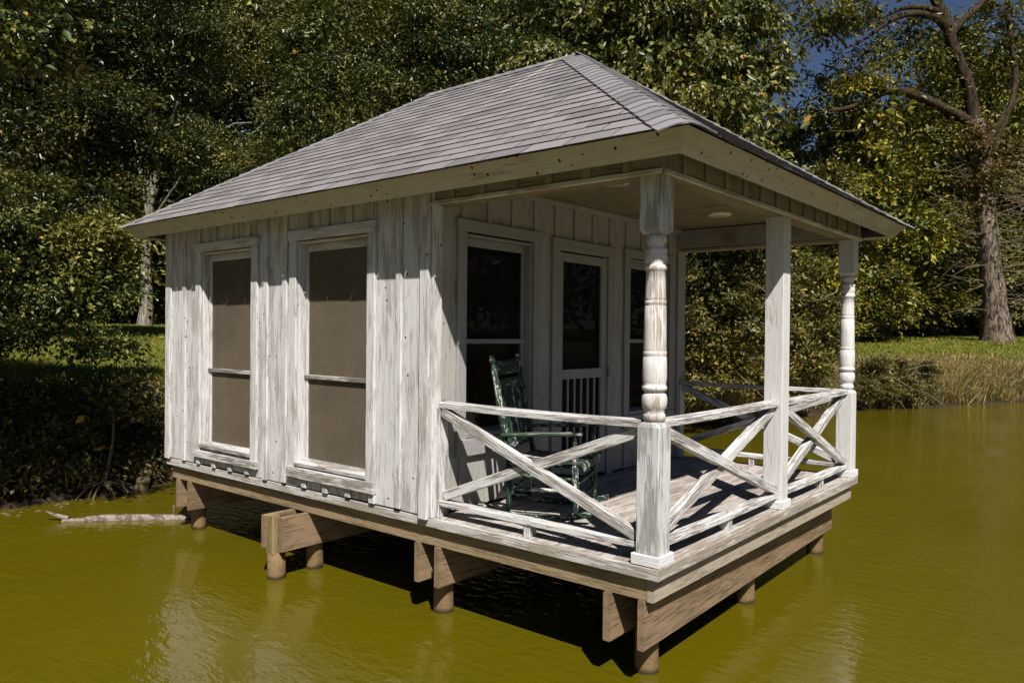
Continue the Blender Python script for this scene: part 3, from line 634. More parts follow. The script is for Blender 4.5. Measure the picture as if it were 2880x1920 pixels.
# fascia boards, square to the roof slope, mitred at the corners
def fascia(p0, p1, nout):
    nout = Vector(nout); a = (p1-p0).normalized(); tin = -nout
    def pt(base, t, deep, ext): return base
    mb = MB(); g0, g1 = E_-0.006, E_-0.094; zt0, zt1 = ZT-0.003, ZFB; th = 0.03
    def P(corner_sign, g, z, inset):   # corner point at plan offset g
        return g, z
    ends = []
    for e, c in ((p0, -1), (p1, 1)):
        bx = Vector((e.x, e.y, 0)); sx = 1 if e.x > -L_/2 else -1; sy = 1 if e.y > W_/2 else -1
        wall = Vector((0.0 if sx > 0 else -L_, W_ if sy > 0 else 0.0, 0))
        ends.append([wall+Vector((sx*g, sy*g, z)) for g, z in ((g0, zt0), (g1, zt1), (g1-th, zt1+0.02), (g0-th, zt0))])
    v = ends[0]+ends[1]
    f = [(0, 1, 5, 4), (1, 2, 6, 5), (2, 3, 7, 6), (3, 0, 4, 7), (3, 2, 1, 0), (4, 5, 6, 7)]
    o_ = put('fascia_board', None, parent=roof)
    bpy.data.objects.remove(o_)
    X_ = (ends[1][0]-ends[0][0]).normalized(); Mx = Matrix(((X_.x, -X_.y, 0, ends[0][0].x), (X_.y, X_.x, 0, ends[0][0].y), (0, 0, 1, ends[0][0].z), (0, 0, 0, 1)))
    Mi = Mx.inverted()
    me = pyd('fascia_board', [Mi @ q_ for q_ in v], f); bm = bmesh.new(); bm.from_mesh(me); bmesh.ops.recalc_face_normals(bm, faces=bm.faces); bm.to_mesh(me); bm.free()
    put('fascia_board', me, M['fascia'], roof, Mx)
for p0, p1, no in ((c10, c00, (0, -1, 0)), (c00, c01, (1, 0, 0)), (c01, c11, (0, 1, 0)), (c11, c10, (-1, 0, 0))): fascia(p0, p1, no)
sf = MB()
sf.box(-L_-E_+0.12, E_-0.12, -E_+0.12, 0.0, 2.372, 2.384); sf.box(-L_-E_+0.12, E_-0.12, W_, W_+E_-0.12, 2.372, 2.384)
sf.box(0.0, E_-0.12, 0.001, W_-0.001, 2.372, 2.384); sf.box(-L_-E_+0.12, -L_, 0.001, W_-0.001, 2.372, 2.384)
put('soffit', sf.mesh('soffit'), M['frieze'], roof)

# ---- porch posts
def block_mb(mb, s, z0, z1, c0=0.0, c1=0.0):
    h = s/2
    rings = []
    def ring(k, z, cc):
        a = h-k; q = [(-a+cc, -a), (a-cc, -a), (a, -a+cc), (a, a-cc), (a-cc, a), (-a+cc, a), (-a, a-cc), (-a, -a+cc)]; return [(x, y, z) for x, y in q]
    zs = ([(0.022, z0, 0.03), (0.006, z0+0.012, 0.016), (0, z0+0.03, 0.004)] if c0 else [(0, z0, 0.004)]) + ([(0, z1-0.03, 0.004), (0.006, z1-0.012, 0.016), (0.022, z1, 0.03)] if c1 else [(0, z1, 0.004)])
    v = []
    for k, z, cc in zs: v += ring(k, z, cc)
    f = []
    for i in range(len(zs)-1):
        for j in range(8): f.append((i*8+j, i*8+(j+1) % 8, (i+1)*8+(j+1) % 8, (i+1)*8+j))
    f.append(tuple(range(7, -1, -1))); f.append(tuple(range((len(zs)-1)*8, len(zs)*8))); mb.add(v, f)
def to_x(me):   # lay the mesh along local X so the grain follows the length
    for v in me.vertices: v.co = (v.co.z, v.co.x, v.co.y)
    return me
RX = Matrix(((0, 1, 0, 0), (0, 0, 1, 0), (1, 0, 0, 0), (0, 0, 0, 1)))
PROF = [(0.803, 0.050), (0.812, 0.061), (0.832, 0.063), (0.845, 0.061), (0.849, 0.054), (0.862, 0.057), (0.872, 0.060), (0.880, 0.066), (0.900, 0.0705), (0.92, 0.072), (0.945, 0.070), (0.958, 0.063), (0.964, 0.056), (0.974, 0.058), (0.978, 0.068), (0.99, 0.0705), (1.003, 0.068), (1.006, 0.062), (1.02, 0.066), (1.05, 0.069), (1.10, 0.069),
        (1.165, 0.0665), (1.170, 0.0625), (1.175, 0.0665), (1.195, 0.0665), (1.200, 0.0625), (1.205, 0.065), (1.215, 0.064), (1.222, 0.0645), (1.35, 0.0625), (1.452, 0.060), (1.457, 0.056), (1.462, 0.0605), (1.480, 0.0605), (1.484, 0.056), (1.489, 0.0595), (1.500, 0.058),
        (1.58, 0.056), (1.648, 0.054), (1.653, 0.060), (1.666, 0.0635), (1.679, 0.061), (1.684, 0.055), (1.70, 0.062), (1.72, 0.064), (1.742, 0.062), (1.750, 0.060), (1.754, 0.065), (1.77, 0.064), (1.778, 0.052), (1.80, 0.05), (1.812, 0.06), (1.835, 0.058), (1.85, 0.05)]
def post(x, y, turned, m1='post', m2='turned', capmat='frieze'):
    mb = MB(); p = put('porch_post', None, parent=cabin)
    if turned:
        b1 = MB(); block_mb(b1, 0.14, 0.0, 0.803, 0, 1); b2 = MB(); block_mb(b2, 0.14, 1.848, 2.20, 1, 0)
        put('lower_block', to_x(b1.mesh('lower_block')), M[m1], p, Matrix.Translation((x, y, 0)) @ RX)
        put('upper_block', to_x(b2.mesh('upper_block')), M[m1], p, Matrix.Translation((x, y, 0)) @ RX)
        put('turned_shaft', to_x(lathe_mesh('turned_shaft', PROF, 28)), M[m2], p, Matrix.Translation((x, y, 0)) @ RX, smooth=True)
    else:
        b1 = MB(); block_mb(b1, 0.14, 0.0, 2.20); put('shaft', to_x(b1.mesh('shaft')), M[m1], p, Matrix.Translation((x, y, 0)) @ RX)
    for nm, z0, z1, m, tk in (('base_trim', 0.0 + 0.002, 0.062, 'whitetrim', 0.018), ('cap_trim', 2.183, 2.225, capmat, 0.019)):
        a = 0.0705
        for k, (dx, dy) in enumerate(((0, -1), (1, 0), (0, 1), (-1, 0))):
            n_ = Vector((dx, dy, 0)); u_ = Vector((-dy, dx, 0)); hw = a+tk if k % 2 == 0 else a
            c = Vector((x, y, (z0+z1)/2))+n_*(a+tk/2); board(nm, c-u_*hw, c+u_*hw, z1-z0, tk, M[m], p, up=n_, ch=0.003)
post(-0.088, 0.10, True); post(-0.10, 1.985, False, 'cleanpost'); post(-0.088, W_-0.075, True, 'cleanpost', 'cleanpost')

# ---- railings
def railing(A, B, n, blocks, mat='rail', starts=None):
    """Rail bay between A and B (deck points), n the outward normal."""
    A, B, n = Vector(A), Vector(B), Vector(n); u = (B-A).normalized(); L = (B-A).length
    r = put('railing', None, parent=cabin)
    m = M[mat]
    board('top_rail', A+Zv*0.786, B+Zv*0.786, 0.088, 0.042, m, r, up=(Zv+n*0.05), ch=0.004, seg=5, sag=0.008, jit=0.0015)
    board('bottom_rail', A+Zv*0.098, B+Zv*0.098, 0.088, 0.038, m, r, up=(Zv-n*0.03), ch=0.004, seg=5, sag=0.006, jit=0.0015)
    a, b = A+u*0.015, B-u*0.015
    board('diagonal_brace', a+Zv*0.738+n*0.013, b+Zv*0.146+n*0.013, 0.066, 0.054, m, r, up=n, ch=0.004, seg=4, jit=0.0012)
    # the crossing brace is housed in two halves, in the plane of the first
    c0, c1 = a+Zv*0.146-n*0.013, b+Zv*0.738-n*0.013
    board('diagonal_brace', c0, c1, 0.066, 0.054, m, r, up=n, ch=0.004, seg=4, jit=0.0012)
    for t in blocks: board('spacer_block', A+u*t+Zv*0.0, A+u*t+Zv*0.079, 0.055, 0.07, m, r, up=n, ch=0.003)
railing((-P_+0.045, 0.095, 0), (-0.16, 0.095, 0), (0, -1, 0), (0.78,))
railing((-0.095, 0.172, 0), (-0.098, 1.914, 0), (1, 0, 0), (0.93,))
railing((-0.098, 2.056, 0), (-0.095, W_-0.148, 0), (1, 0, 0), (0.92,))
railing((-P_+0.045, W_-0.09, 0), (-0.16, W_-0.09, 0), (0, 1, 0), (0.78,))
board('rail_post', (-P_+0.038, 0.095, 0.0), (-P_+0.038, 0.095, 0.765), 0.10, 0.022, M['rail'], cabin, up=(1, 0, 0))
board('rail_post', (-P_+0.038, W_-0.09, 0.0), (-P_+0.038, W_-0.09, 0.765), 0.10, 0.022, M['cleanpost'], cabin, up=(1, 0, 0))

# ------------------------------------------------------------------ rocking chair on the porch
ch = root('rocking_chair', (-1.235, 0.71, D), 'green slatted rocking chair with peeling paint on the porch', 'chair', rz=math.radians(21))
CM = M['chair']
RK = [(-0.47, 0.075), (-0.34, 0.036), (-0.2, 0.016), (-0.05, 0.010), (0.1, 0.018), (0.22, 0.036), (0.34, 0.07)]
def rocker(y):
    v, f = [], []
    pts = RK
    for (x, z) in pts:
        for yy in (y-0.016, y+0.016):
            for dz in (0.0, 0.038): v.append((x, yy, z+dz-0.008))
    k = len(pts)
    for i in range(k-1):
        a, b = i*4, (i+1)*4
        f += [(a+1, b+1, b+3, a+3), (a, a+2, b+2, b), (a, b, b+1, a+1), (a+2, a+3, b+3, b+2)]
    f += [(0, 1, 3, 2), (k*4-4, k*4-2, k*4-1, k*4-3)]
    put('rocker', pyd('rocker', v, f), CM, ch)
def turned(nm, A, B, prof, mat=CM, n=12):
    A, B = Vector(A), Vector(B); X_ = (B-A); L = X_.length; X_.normalize(); Y_ = Vector((0.31, 0.9, 0.2)).cross(X_).normalized(); Z_ = X_.cross(Y_)
    m = Matrix(((X_.x, Y_.x, Z_.x, A.x), (X_.y, Y_.y, Z_.y, A.y), (X_.z, Y_.z, Z_.z, A.z), (0, 0, 0, 1)))
    return put(nm, lathe_mesh(nm, [(t*L, r) for t, r in prof], n, 'X'), mat, ch, m, smooth=True)
YS = 0.285
rung = [(0, 0.009), (0.1, 0.011), (0.42, 0.014), (0.5, 0.0155), (0.58, 0.014), (0.9, 0.011), (1, 0.009)]
legp = [(0, 0.015), (0.12, 0.016), (0.3, 0.021), (0.33, 0.016), (0.36, 0.022), (0.6, 0.024), (0.63, 0.018), (0.66, 0.024), (0.9, 0.022), (1, 0.018)]
bx0, bx1 = -0.25, -0.385      # back post: foot and top
def bp(z): return bx0 + (bx1-bx0)*max(0, (z-0.30))/0.83 if z > 0.30 else bx0
for y in (-YS, YS):
    rocker(y)
    turned('back_leg', (bx0, y, 0.05), (bx0, y, 0.42), [(0, 0.014), (0.2, 0.019), (0.5, 0.023), (1, 0.022)])
    turned('back_post', (bx0, y, 0.40), (bx1, y*1.0, 1.135), [(0, 0.021), (0.2, 0.022), (0.24, 0.018), (0.27, 0.023), (0.55, 0.024), (0.70, 0.022), (0.72, 0.017), (0.735, 0.023), (0.75, 0.017), (0.765, 0.023), (0.85, 0.022), (0.905, 0.016), (0.915, 0.011), (0.925, 0.018), (0.945, 0.025), (0.962, 0.025), (0.975, 0.014), (0.98, 0.018), (0.992, 0.022), (1.0, 0.012)])
    turned('front_leg', (0.235, y, 0.05), (0.225, y, 0.40), legp)
    turned('arm_post', (0.225, y, 0.40), (0.222, y, 0.60), [(0, 0.018), (0.2, 0.022), (0.35, 0.015), (0.5, 0.024), (0.62, 0.015), (0.8, 0.02), (1, 0.016)])
    board('arm', (bp(0.58)+0.0, y*1.03, 0.582), (0.275, y*1.06, 0.617), 0.075, 0.024, M['chairworn'] if y < 0 else CM, ch, up=(0, 0, 1), ch=0.009)
    turned('side_rung', (bx0, y, 0.21), (0.232, y, 0.22), rung); turned('side_rung', (bx0, y, 0.30), (0.23, y, 0.30), rung)
turned('front_rung', (0.234, -YS, 0.16), (0.234, YS, 0.16), [(a, r*1.25) for a, r in rung]); turned('front_rung', (0.23, -YS, 0.27), (0.23, YS, 0.27), [(a, r*1.25) for a, r in rung])
turned('back_rung', (bx0, -YS, 0.20), (bx0, YS, 0.20), rung)
for z0, z1 in ((1.045, 0.10), (0.925, 0.085), (0.50, 0.075)):      # crest, second and lower back rails
    board('back_rail', (bp(z0), -YS+0.02, z0), (bp(z0), YS-0.02, z0), z1, 0.02, CM, ch, up=Vector((1, 0, 0.17)), seg=4, sag=0.012, ch=0.006)
for i in range(7):
    y = -0.21+0.07*i; board('back_slat', (bp(0.52)-0.008, y, 0.52), (bp(0.9)-0.008, y, 0.90), 0.034, 0.014, CM, ch, up=Vector((1, 0, 0.17)), ch=0.005)
sv, sf_ = [], []        # scooped seat of narrow slats with a rolled front edge
seat = put('seat', MB().box(-0.23, 0.21, -0.25, 0.25, 0.37, 0.385).mesh('seat'), CM, ch)
for i in range(9):
    y = -0.272+0.068*i; pts = [(-0.25, 0.385), (-0.12, 0.377), (0.05, 0.388), (0.18, 0.407), (0.25, 0.408), (0.285, 0.392), (0.292, 0.365)]
    v, f = [], []
    for (x, z) in pts:
        for yy in (y-0.031, y+0.031):
            for dz in (0.0, 0.016): v.append((x, yy, z+dz))
    k = len(pts)
    for j in range(k-1):
        a_, b_ = j*4, (j+1)*4; f += [(a_+1, b_+1, b_+3, a_+3)[::-1], (a_, a_+2, b_+2, b_)[::-1], (a_, b_, b_+1, a_+1)[::-1], (a_+2, a_+3, b_+3, b_+2)[::-1]]
    f += [(0, 1, 3, 2), (k*4-4, k*4-2, k*4-1, k*4-3)]
    put('seat_slat', pyd('seat_slat', v, f), CM, seat)

# ------------------------------------------------------------------ floating log and leaning stake
p0, p1 = at(175, 1462, 1)*0 + np.array([-6.63, -0.60, 0.0]), np.array([-5.78, 0.36, 0.0])
mb = MB(); d_ = p1-p0
mb.tube([p0+d_*t+np.array([0.012*math.sin(9*t), 0, 0.004+0.010*math.sin(6*t)]) for t in (0, 0.1, 0.3, 0.5, 0.7, 0.9, 1.0)], [0.018, 0.026, 0.042, 0.048, 0.052, 0.046, 0.014], 12, 0.16)
lg = put('floating_log', mb.mesh('floating_log'), M['deadlog'], smooth=True, label='bleached dead log floating on the pond beside the first pile', category='log')
mb = MB(); mb.tube([p0+d_*0.05+np.array([0, 0, 0.03]), p0+d_*-0.04+np.array([-0.05, 0, 0.06]), p0+d_*-0.09+np.array([-0.08, -0.02, 0.10])], [0.022, 0.02, 0.008], 8, 0.1); put('fork', mb.mesh('fork'), M['deadlog'], lg)
mb = MB(); mb.tube([p0+d_*0.86+np.array([0, 0, 0.05]), p0+d_*0.86+np.array([0.0, 0.0, 0.15])], [0.014, 0.010], 7, 0.1); put('branch_stub', mb.mesh('branch_stub'), M['deadlog'], lg)
sb = np.array([-7.62, 0.66, 0.0]); st_top = at(446, 1175, 10.9)
mb = MB(); mb.tube([sb+np.array([0, 0, -0.3]), sb, sb*0.6+st_top*0.4, sb*0.3+st_top*0.7, st_top], [0.09, 0.085, 0.08, 0.075, 0.07], 12, 0.08)
put('leaning_stake', mb.mesh('leaning_stake'), M['stake'], smooth=False, label='rotten wooden stake leaning out of the water at the left bank', category='stake')

# ------------------------------------------------------------------ foliage
def leaves(c, ax, nr, ln, wd, fold=0.25):
    """Folded leaf of two triangles at each centre: c centre, ax axis, nr normal."""
    ax = ax/(np.linalg.norm(ax, axis=1, keepdims=True)+1e-9); s = np.cross(ax, nr); s = s/(np.linalg.norm(s, axis=1, keepdims=True)+1e-9); nn = np.cross(s, ax)
    ln = ln[:, None]; wd = wd[:, None]
    v = np.stack([c-ax*ln*0.5, c+s*wd*0.5+nn*wd*fold-ax*ln*0.05, c+ax*ln*0.5, c-s*wd*0.5+nn*wd*fold-ax*ln*0.05], 1).reshape(-1, 3)
    k = np.arange(len(c))[:, None]*4; f = np.concatenate([k+np.array([[0, 1, 2]]), k+np.array([[0, 2, 3]])], 1).reshape(-1, 3)
    return v, f
def crown_arrays(lobes, n_cl, per, ln, wd, cr, rng, droop=0.25, up=0.7, inner=0.55):
    lob = np.array([l[:3] for l in lobes], float); rad = np.array([l[3:6] if len(l) >= 6 else (l[3], l[3], l[3]*0.8) for l in lobes], float)
    wt = (rad**2).sum(1); wt /= wt.sum(); k = rng.choice(len(lobes), n_cl, p=wt)
    d = rng.normal(size=(n_cl, 3)); d /= np.linalg.norm(d, axis=1, keepdims=True)
    r = (inner + (1-inner)*rng.random(n_cl)**0.6)[:, None]*(1+0.18*rng.normal(size=(n_cl, 1)))
    nb = 8; bd = rng.normal(size=(len(lobes), nb, 3)); bd /= np.linalg.norm(bd, axis=2, keepdims=True)
    bi = rng.integers(0, nb, n_cl); bc = lob[k] + bd[k, bi]*rad[k]*0.72      # boughs: leaves gather on their outer, upper side
    d = d*0.8 + bd[k, bi]*0.35 + np.array([0, 0, 0.45]); d /= np.linalg.norm(d, axis=1, keepdims=True)
    cc = bc + d*rad[k]*np.array([0.58, 0.58, 0.20])*r
    nh = n_cl//4; hk = k[:nh]; hd = d[:nh]; cc[:nh] = lob[hk] + rng.normal(size=(nh, 3))*rad[hk]*0.28
    fq = 1.9/rad.mean(); q = cc*fq; ph = rng.uniform(0, 6, 6)
    nz = np.sin(q[:, 0]*1.7+ph[0]+1.2*np.sin(q[:, 2]*1.9+ph[1])) + np.sin(q[:, 1]*1.6+ph[2]+1.2*np.sin(q[:, 0]*1.3+ph[3])) + np.sin(q[:, 2]*2.4+ph[4]+np.sin(q[:, 1]*2.1+ph[5]))
    bad = (nz < -0.35); bad[:nh] = False; good = np.flatnonzero(~bad); src = rng.choice(good, bad.sum())      # leafless hollows between the boughs
    cc[bad] = cc[src] + rng.normal(size=(bad.sum(), 3))*cr*0.45; d[bad] = d[src]
    m = n_cl*per; ci = np.repeat(np.arange(n_cl), per); sz = np.repeat(cr*(0.42+0.55*rng.random(n_cl)), per)[:, None]; sz[:(n_cl//4)*per] *= 2.4
    # each cluster is a flattened spray with its own tilt
    tn = d*0.4+np.array([0, 0, up])+0.35*rng.normal(size=(n_cl, 3)); tn /= np.linalg.norm(tn, axis=1, keepdims=True); tn = tn[ci]
    off = rng.normal(size=(m, 3)); off -= tn*(off*tn).sum(1, keepdims=True)*0.65
    c = cc[ci]+off*sz*0.55
    ax = off*0.8 + d[ci]*0.5 + rng.normal(size=(m, 3))*0.5 + np.array([0, 0, -droop*2]); nr = tn+0.5*rng.normal(size=(m, 3))
    L = ln*(0.65+0.7*rng.random(m)); L[:nh*per] *= 1.5; return leaves(c, ax, nr, L, L*wd/ln*(0.8+0.4*rng.random(m)))
def branch_mesh(base, lobes, r0, rng, trunk_top=None, wob=0.15, n=8, frac=0.8):
    """Tapered trunk with limbs reaching into the lobes."""
    mb = MB(); base = np.asarray(base, float); L = np.array([l[:3] for l in lobes]); top = np.asarray(trunk_top if trunk_top is not None else L.mean(0)+np.array([0, 0, 0.5]))
    tp = [base+(top-base)*t+np.array([rng.normal()*wob*t*(1-t)*2, rng.normal()*wob*t*(1-t)*2, 0]) for t in np.linspace(0, 1, 7)]
    tr = [r0*(1-0.75*t) for t in np.linspace(0, 1, 7)]; tr[0] *= 1.35; mb.tube(smooth_path(tp, 3), np.interp(np.linspace(0, 6, 19), range(7), tr), n, 0.06)
    for l in L:
        i = rng.integers(2, 6); s = tp[i]; mid = s*0.5+l*0.5+np.array([0, 0, 0.25*np.linalg.norm(l-s)*0.5])+rng.normal(size=3)*0.12
        r = min(tr[i]*0.4, 0.06); mb.tube(smooth_path([s, mid, s*(1-frac)+l*frac, l], 3), np.linspace(r, 0.012, 10), 6, 0.05)
        for q in range(4):
            e = l+rng.normal(size=3)*np.array([0.5, 0.5, 0.35])*1.2; mb.tube([s*0.3+l*0.7, (s*0.2+l*0.8)*0.5+e*0.5+rng.normal(size=3)*0.06, e], [r*0.35+0.006, 0.012, 0.005], 5)
    return mb
def make_tree(name, base, lobes, label, leafmat, barkmat, n_cl, per, ln, wd, cr, r0, seed, cat='tree', group=None, top=None, droop=0.25, up=0.7, inner=0.5, trunk=True, crown='crown', stem='trunk', limb_from=0):
    rng = np.random.default_rng(seed); base = np.asarray(base, float); lob = [tuple(np.asarray(l[:3])-base)+tuple(l[3:]) for l in lobes]
    t = root(name, tuple(base), label, cat, group)
    put(crown, arrays_mesh(crown, *crown_arrays(lob, n_cl, per, ln, wd, cr, rng, droop, up, inner)), M[leafmat], t)
    if trunk: put(stem, branch_mesh((0, 0, -0.2), lob[limb_from:], r0, rng, None if top is None else np.asarray(top)-base).mesh(stem), M[barkmat], t, smooth=True)
    return t
def copy_tree(src, loc, rz, sc, label, group=None):
    c = src.copy(); COL.objects.link(c); c.location = loc; c.rotation_euler = (0, 0, rz); c.scale = (sc, sc, sc*random.uniform(0.92, 1.1)); c['label'] = label
    if group: c['group'] = group
    for k in src.children: d = k.copy(); COL.objects.link(d); d.parent = c
    return c
def G(x, y): return (x, y, float(gz(x, y)))
def lobes_px(lst): return [tuple(at(px, py, d))+tuple(r if isinstance(r, tuple) else (r, r, r*0.8)) for px, py, d, r in lst]

# left oak leaning over the water (its crown hangs into the picture)
lb = lobes_px([(40, 690, 11.2, 0.75), (190, 850, 11.2, 0.62), (310, 800, 11.8, 0.58), (360, 985, 11.2, 0.30), (240, 985, 10.9, 0.28), (120, 740, 11.4, 0.68), (-150, 500, 10.8, 1.1), (-200, 760, 10.6, 1.0), (-140, 930, 10.4, 0.6), (240, 690, 11.6, 0.68), (340, 680, 12.0, 0.5), (60, 930, 10.8, 0.3)])
lb += [(-5.7, -2.2, 4.9, 1.2, 1.2, 0.8), (-6.4, -1.8, 5.2, 1.2, 1.2, 0.8), (-6.9, -2.6, 5.6, 1.3, 1.3, 0.9), (-6.1, -3.0, 5.8, 1.3, 1.3, 0.9), (-7.6, -3.6, 5.6, 1.3, 1.3, 1.0), (-5.3, -1.7, 4.6, 0.8, 0.8, 0.5)]
make_tree('oak_tree', G(-10.2, -4.6), lb, 'glossy oak branches hanging low in front of the lawn at the left edge', 'oak', 'darkbark', 3900, 38, 0.066, 0.033, 0.23, 0.2, 11, top=(-8.6, -3.2, 5.0), droop=0.25, limb_from=13)
# large oak further back at the left edge
lb = lobes_px([(60, 120, 20, 2.2), (270, 90, 20.5, 2.1), (470, 180, 21.5, 1.7), (120, 380, 19.5, 1.9), (330, 340, 20, 1.8), (-150, 250, 20, 2.4), (60, 600, 19, 1.6), (260, 560, 19.4, 1.4), (470, 430, 21, 1.3), (-120, 600, 19, 1.8), (180, 760, 19.5, 1.1), (20, 800, 19.5, 1.0), (150, -120, 20.5, 2.4), (400, -100, 21, 2.2)])
bp_ = at(60, 930, 21); make_tree('oak_tree', G(bp_[0], bp_[1]), lb, 'large dark oak filling the upper left corner beyond the lawn', 'oak', 'darkbark', 3300, 38, 0.095, 0.047, 0.42, 0.35, 15, top=at(90, 200, 20.5), inner=0.45)
# grey-trunked oak in the field behind the bank, left
tb = ground_hit(405, 925)
dd = float(np.dot(tb-CAM, Fv))
lb = lobes_px([(430, 250, dd, 2.4), (640, 180, dd-1, 2.5), (840, 260, dd-2, 2.3), (620, 430, dd-2, 2.0), (540, 430, dd-1.5, 1.3), (760, 480, dd-3, 1.7), (900, 120, dd, 2.4), (300, 80, dd, 2.5), (600, 20, dd+1, 2.6), (230, 330, dd, 1.9), (640, 600, dd-1, 1.2)])
make_tree('oak_tree', tb, lb, 'oak with pale grey trunk standing in the grass left of the cabin', 'oak', 'palebark', 2600, 38, 0.105, 0.05, 0.48, 0.27, 12, top=at(440, 330, dd), inner=0.45)
# oak behind the roof, centre
lb = lobes_px([(1020, 120, 21, 2.0), (1180, 60, 21, 1.9), (1000, 330, 20, 1.7), (1180, 260, 20, 1.6), (1350, 130, 21, 1.8), (1330, 300, 20, 1.5), (880, 420, 20, 1.4), (1120, 430, 19, 1.3), (1480, 40, 22, 1.8), (1450, 260, 20.5, 1.4)])
bp_ = at(1150, 930, 21); make_tree('oak_tree', G(bp_[0], bp_[1]), lb, 'dense green oak rising behind the middle of the cabin roof', 'oak', 'darkbark', 1900, 36, 0.092, 0.045, 0.42, 0.3, 13, top=at(1150, 200, 21), inner=0.45)
# broad-leaved tree right behind the roof peak
lb = lobes_px([(1640, 60, 17, 1.5), (1830, 80, 16.5, 1.5), (2010, 110, 16.5, 1.3), (1750, 260, 16, 1.3), (1930, 280, 15.8, 1.3), (2080, 330, 16.2, 1.0), (2060, 520, 16, 0.95), (1880, 460, 15.6, 1.1), (2110, 200, 17, 0.8), (1600, 220, 17, 1.1), (2150, 650, 16.5, 0.8), (1950, 640, 16, 1.0), (2060, 30, 17, 1.0)])
bp_ = at(1890, 1000, 17.5); make_tree('broadleaf_tree', G(bp_[0], bp_[1]), lb, 'tree with large drooping leaves behind the roof peak', 'bigleaf', 'bark', 1700, 24, 0.135, 0.066, 0.42, 0.2, 14, top=at(1850, 200, 16.8), droop=0.55, up=0.4, inner=0.45)
# shrubs on the shore behind the porch
def shrub(name, lst, base, label, mat, n, per, ln, wd, cr, seed, r0=0.05, droop=0.15, group=None):
    lb_ = lobes_px(lst); return make_tree(name, base, lb_, label, mat, 'twig', n, per, ln, wd, cr, r0, seed, cat='shrub', group=group, crown='foliage', stem='stems', droop=droop, inner=0.4)
b = at(2010, 1150, 16.5); shrub('shore_shrub', [(1985, 800, 16.3, 0.95), (2080, 720, 16.5, 0.8), (2010, 980, 15.9, 0.85), (2090, 900, 16, 0.8), (1960, 1100, 15.4, 0.45), (2060, 1070, 15.8, 0.55), (1900, 900, 16.5, 1.0), (1940, 700, 16.8, 0.8)], G(b[0]-1, b[1]+0.5), 'leafy shrub hanging over the water behind the rear railing', 'shrub', 1100, 32, 0.08, 0.04, 0.25, 21)
b = at(2230, 1100, 18.5); shrub('shore_shrub', [(2200, 950, 18, 0.75), (2270, 880, 18.5, 0.7), (2170, 1050, 17.6, 0.5), (2280, 1010, 18.3, 0.5), (2330, 960, 19.5, 0.55), (2180, 830, 18.3, 0.6)], G(b[0]-0.6, b[1]+0.6), 'yellow-green shore shrub seen between the square post and the corner post', 'shrub', 800, 32, 0.08, 0.04, 0.24, 22)
b = at(2220, 930, 22); shrub('understory_shrub', [(2180, 620, 22, 1.1), (2300, 560, 23, 1.2), (2220, 760, 21.5, 0.7), (2120, 740, 21, 0.9), (2370, 640, 24, 1.0)], G(b[0]-0.8, b[1]+1), 'bushy young tree beyond the porch beside the corner post', 'shrub', 1000, 30, 0.095, 0.047, 0.34, 23, r0=0.08)
b = at(2520, 1115, 21.6); shrub('bank_shrub', [(2520, 1050, 21.8, 0.5), (2590, 1045, 22.4, 0.42), (2460, 1040, 21.4, 0.45), (2560, 1090, 21.6, 0.38), (2490, 1095, 21.2, 0.36), (2440, 1090, 20.8, 0.3), (2610, 1090, 22.2, 0.3)], G(b[0]-0.4, b[1]+0.6), 'low yellow-green bush at the water edge on the right bank', 'shrub', 620, 30, 0.06, 0.03, 0.18, 24)

# big old tree on the right
tb = ground_hit(2805, 969); dG = float(np.dot(tb-CAM, Fv)); s_ = 0.8*dG/2147.45
big = root('old_tree', tuple(tb), 'big old tree with thick bare limbs and flaky grey bark at the right edge', 'tree')
def gp(px, py, dz=0.0): return at(px, py, dG+dz)-tb
mb = MB(); trunk_px = [(2808, 990, 62), (2802, 930, 50), (2796, 850, 39), (2786, 760, 36), (2774, 640, 34), (2768, 540, 32), (2755, 430, 32), (2738, 340, 30)]
mb.tube(smooth_path([gp(a, b_) for a, b_, r in trunk_px], 3), np.interp(np.linspace(0, 7, 22), range(8), [r*s_ for a, b_, r in trunk_px]), 16, 0.07)
put('trunk', mb.mesh('trunk'), M['bark'], big, smooth=True)
def limb(pts, nm='limb', mat='darkbark', dz=0.0):
    k = len(pts); mb = MB(); mb.tube(smooth_path([gp(a, b_, dz*i/(k-1)) for i, (a, b_, r) in enumerate(pts)], 3), np.interp(np.linspace(0, k-1, 3*(k-1)+1), range(k), [r*s_*0.85 for a, b_, r in pts]), 9, 0.08); put(nm, mb.mesh(nm), M[mat], big, smooth=True)
limb([(2742, 360, 28), (2728, 260, 24), (2702, 185, 22), (2674, 110, 22), (2660, 55, 22), (2630, 0, 20), (2610, -60, 16)])
limb([(2740, 350, 22), (2680, 318, 20), (2610, 282, 18), (2540, 258, 17), (2490, 258, 15), (2440, 285, 13), (2380, 305, 9), (2330, 312, 5)], dz=-1)
limb([(2510, 258, 11), (2506, 300, 10), (2490, 335, 9), (2450, 358, 8), (2395, 370, 5), (2330, 368, 2)], dz=-1.5)
limb([(2455, 275, 10), (2420, 245, 10), (2390, 220, 8), (2360, 200, 5), (2310, 180, 3)], dz=-1)
limb([(2660, 75, 20), (2630, 50, 16), (2570, 38, 13), (2510, 55, 11), (2460, 90, 8), (2415, 120, 6), (2380, 135, 4)], dz=-1.5)
limb([(2660, 40, 14), (2600, 22, 11), (2540, 24, 9), (2505, 40, 6), (2460, 60, 4), (2420, 80, 3), (2370, 95, 2), (2300, 110, 1.5)], dz=-2)
limb([(2430, 62, 4), (2400, 40, 3.5), (2360, 80, 2.5), (2300, 84, 1.8), (2255, 80, 1)], 'twig', 'twig', -2)
limb([(2672, 100, 18), (2700, 65, 15), (2740, 30, 13), (2780, -10, 11)], dz=1)
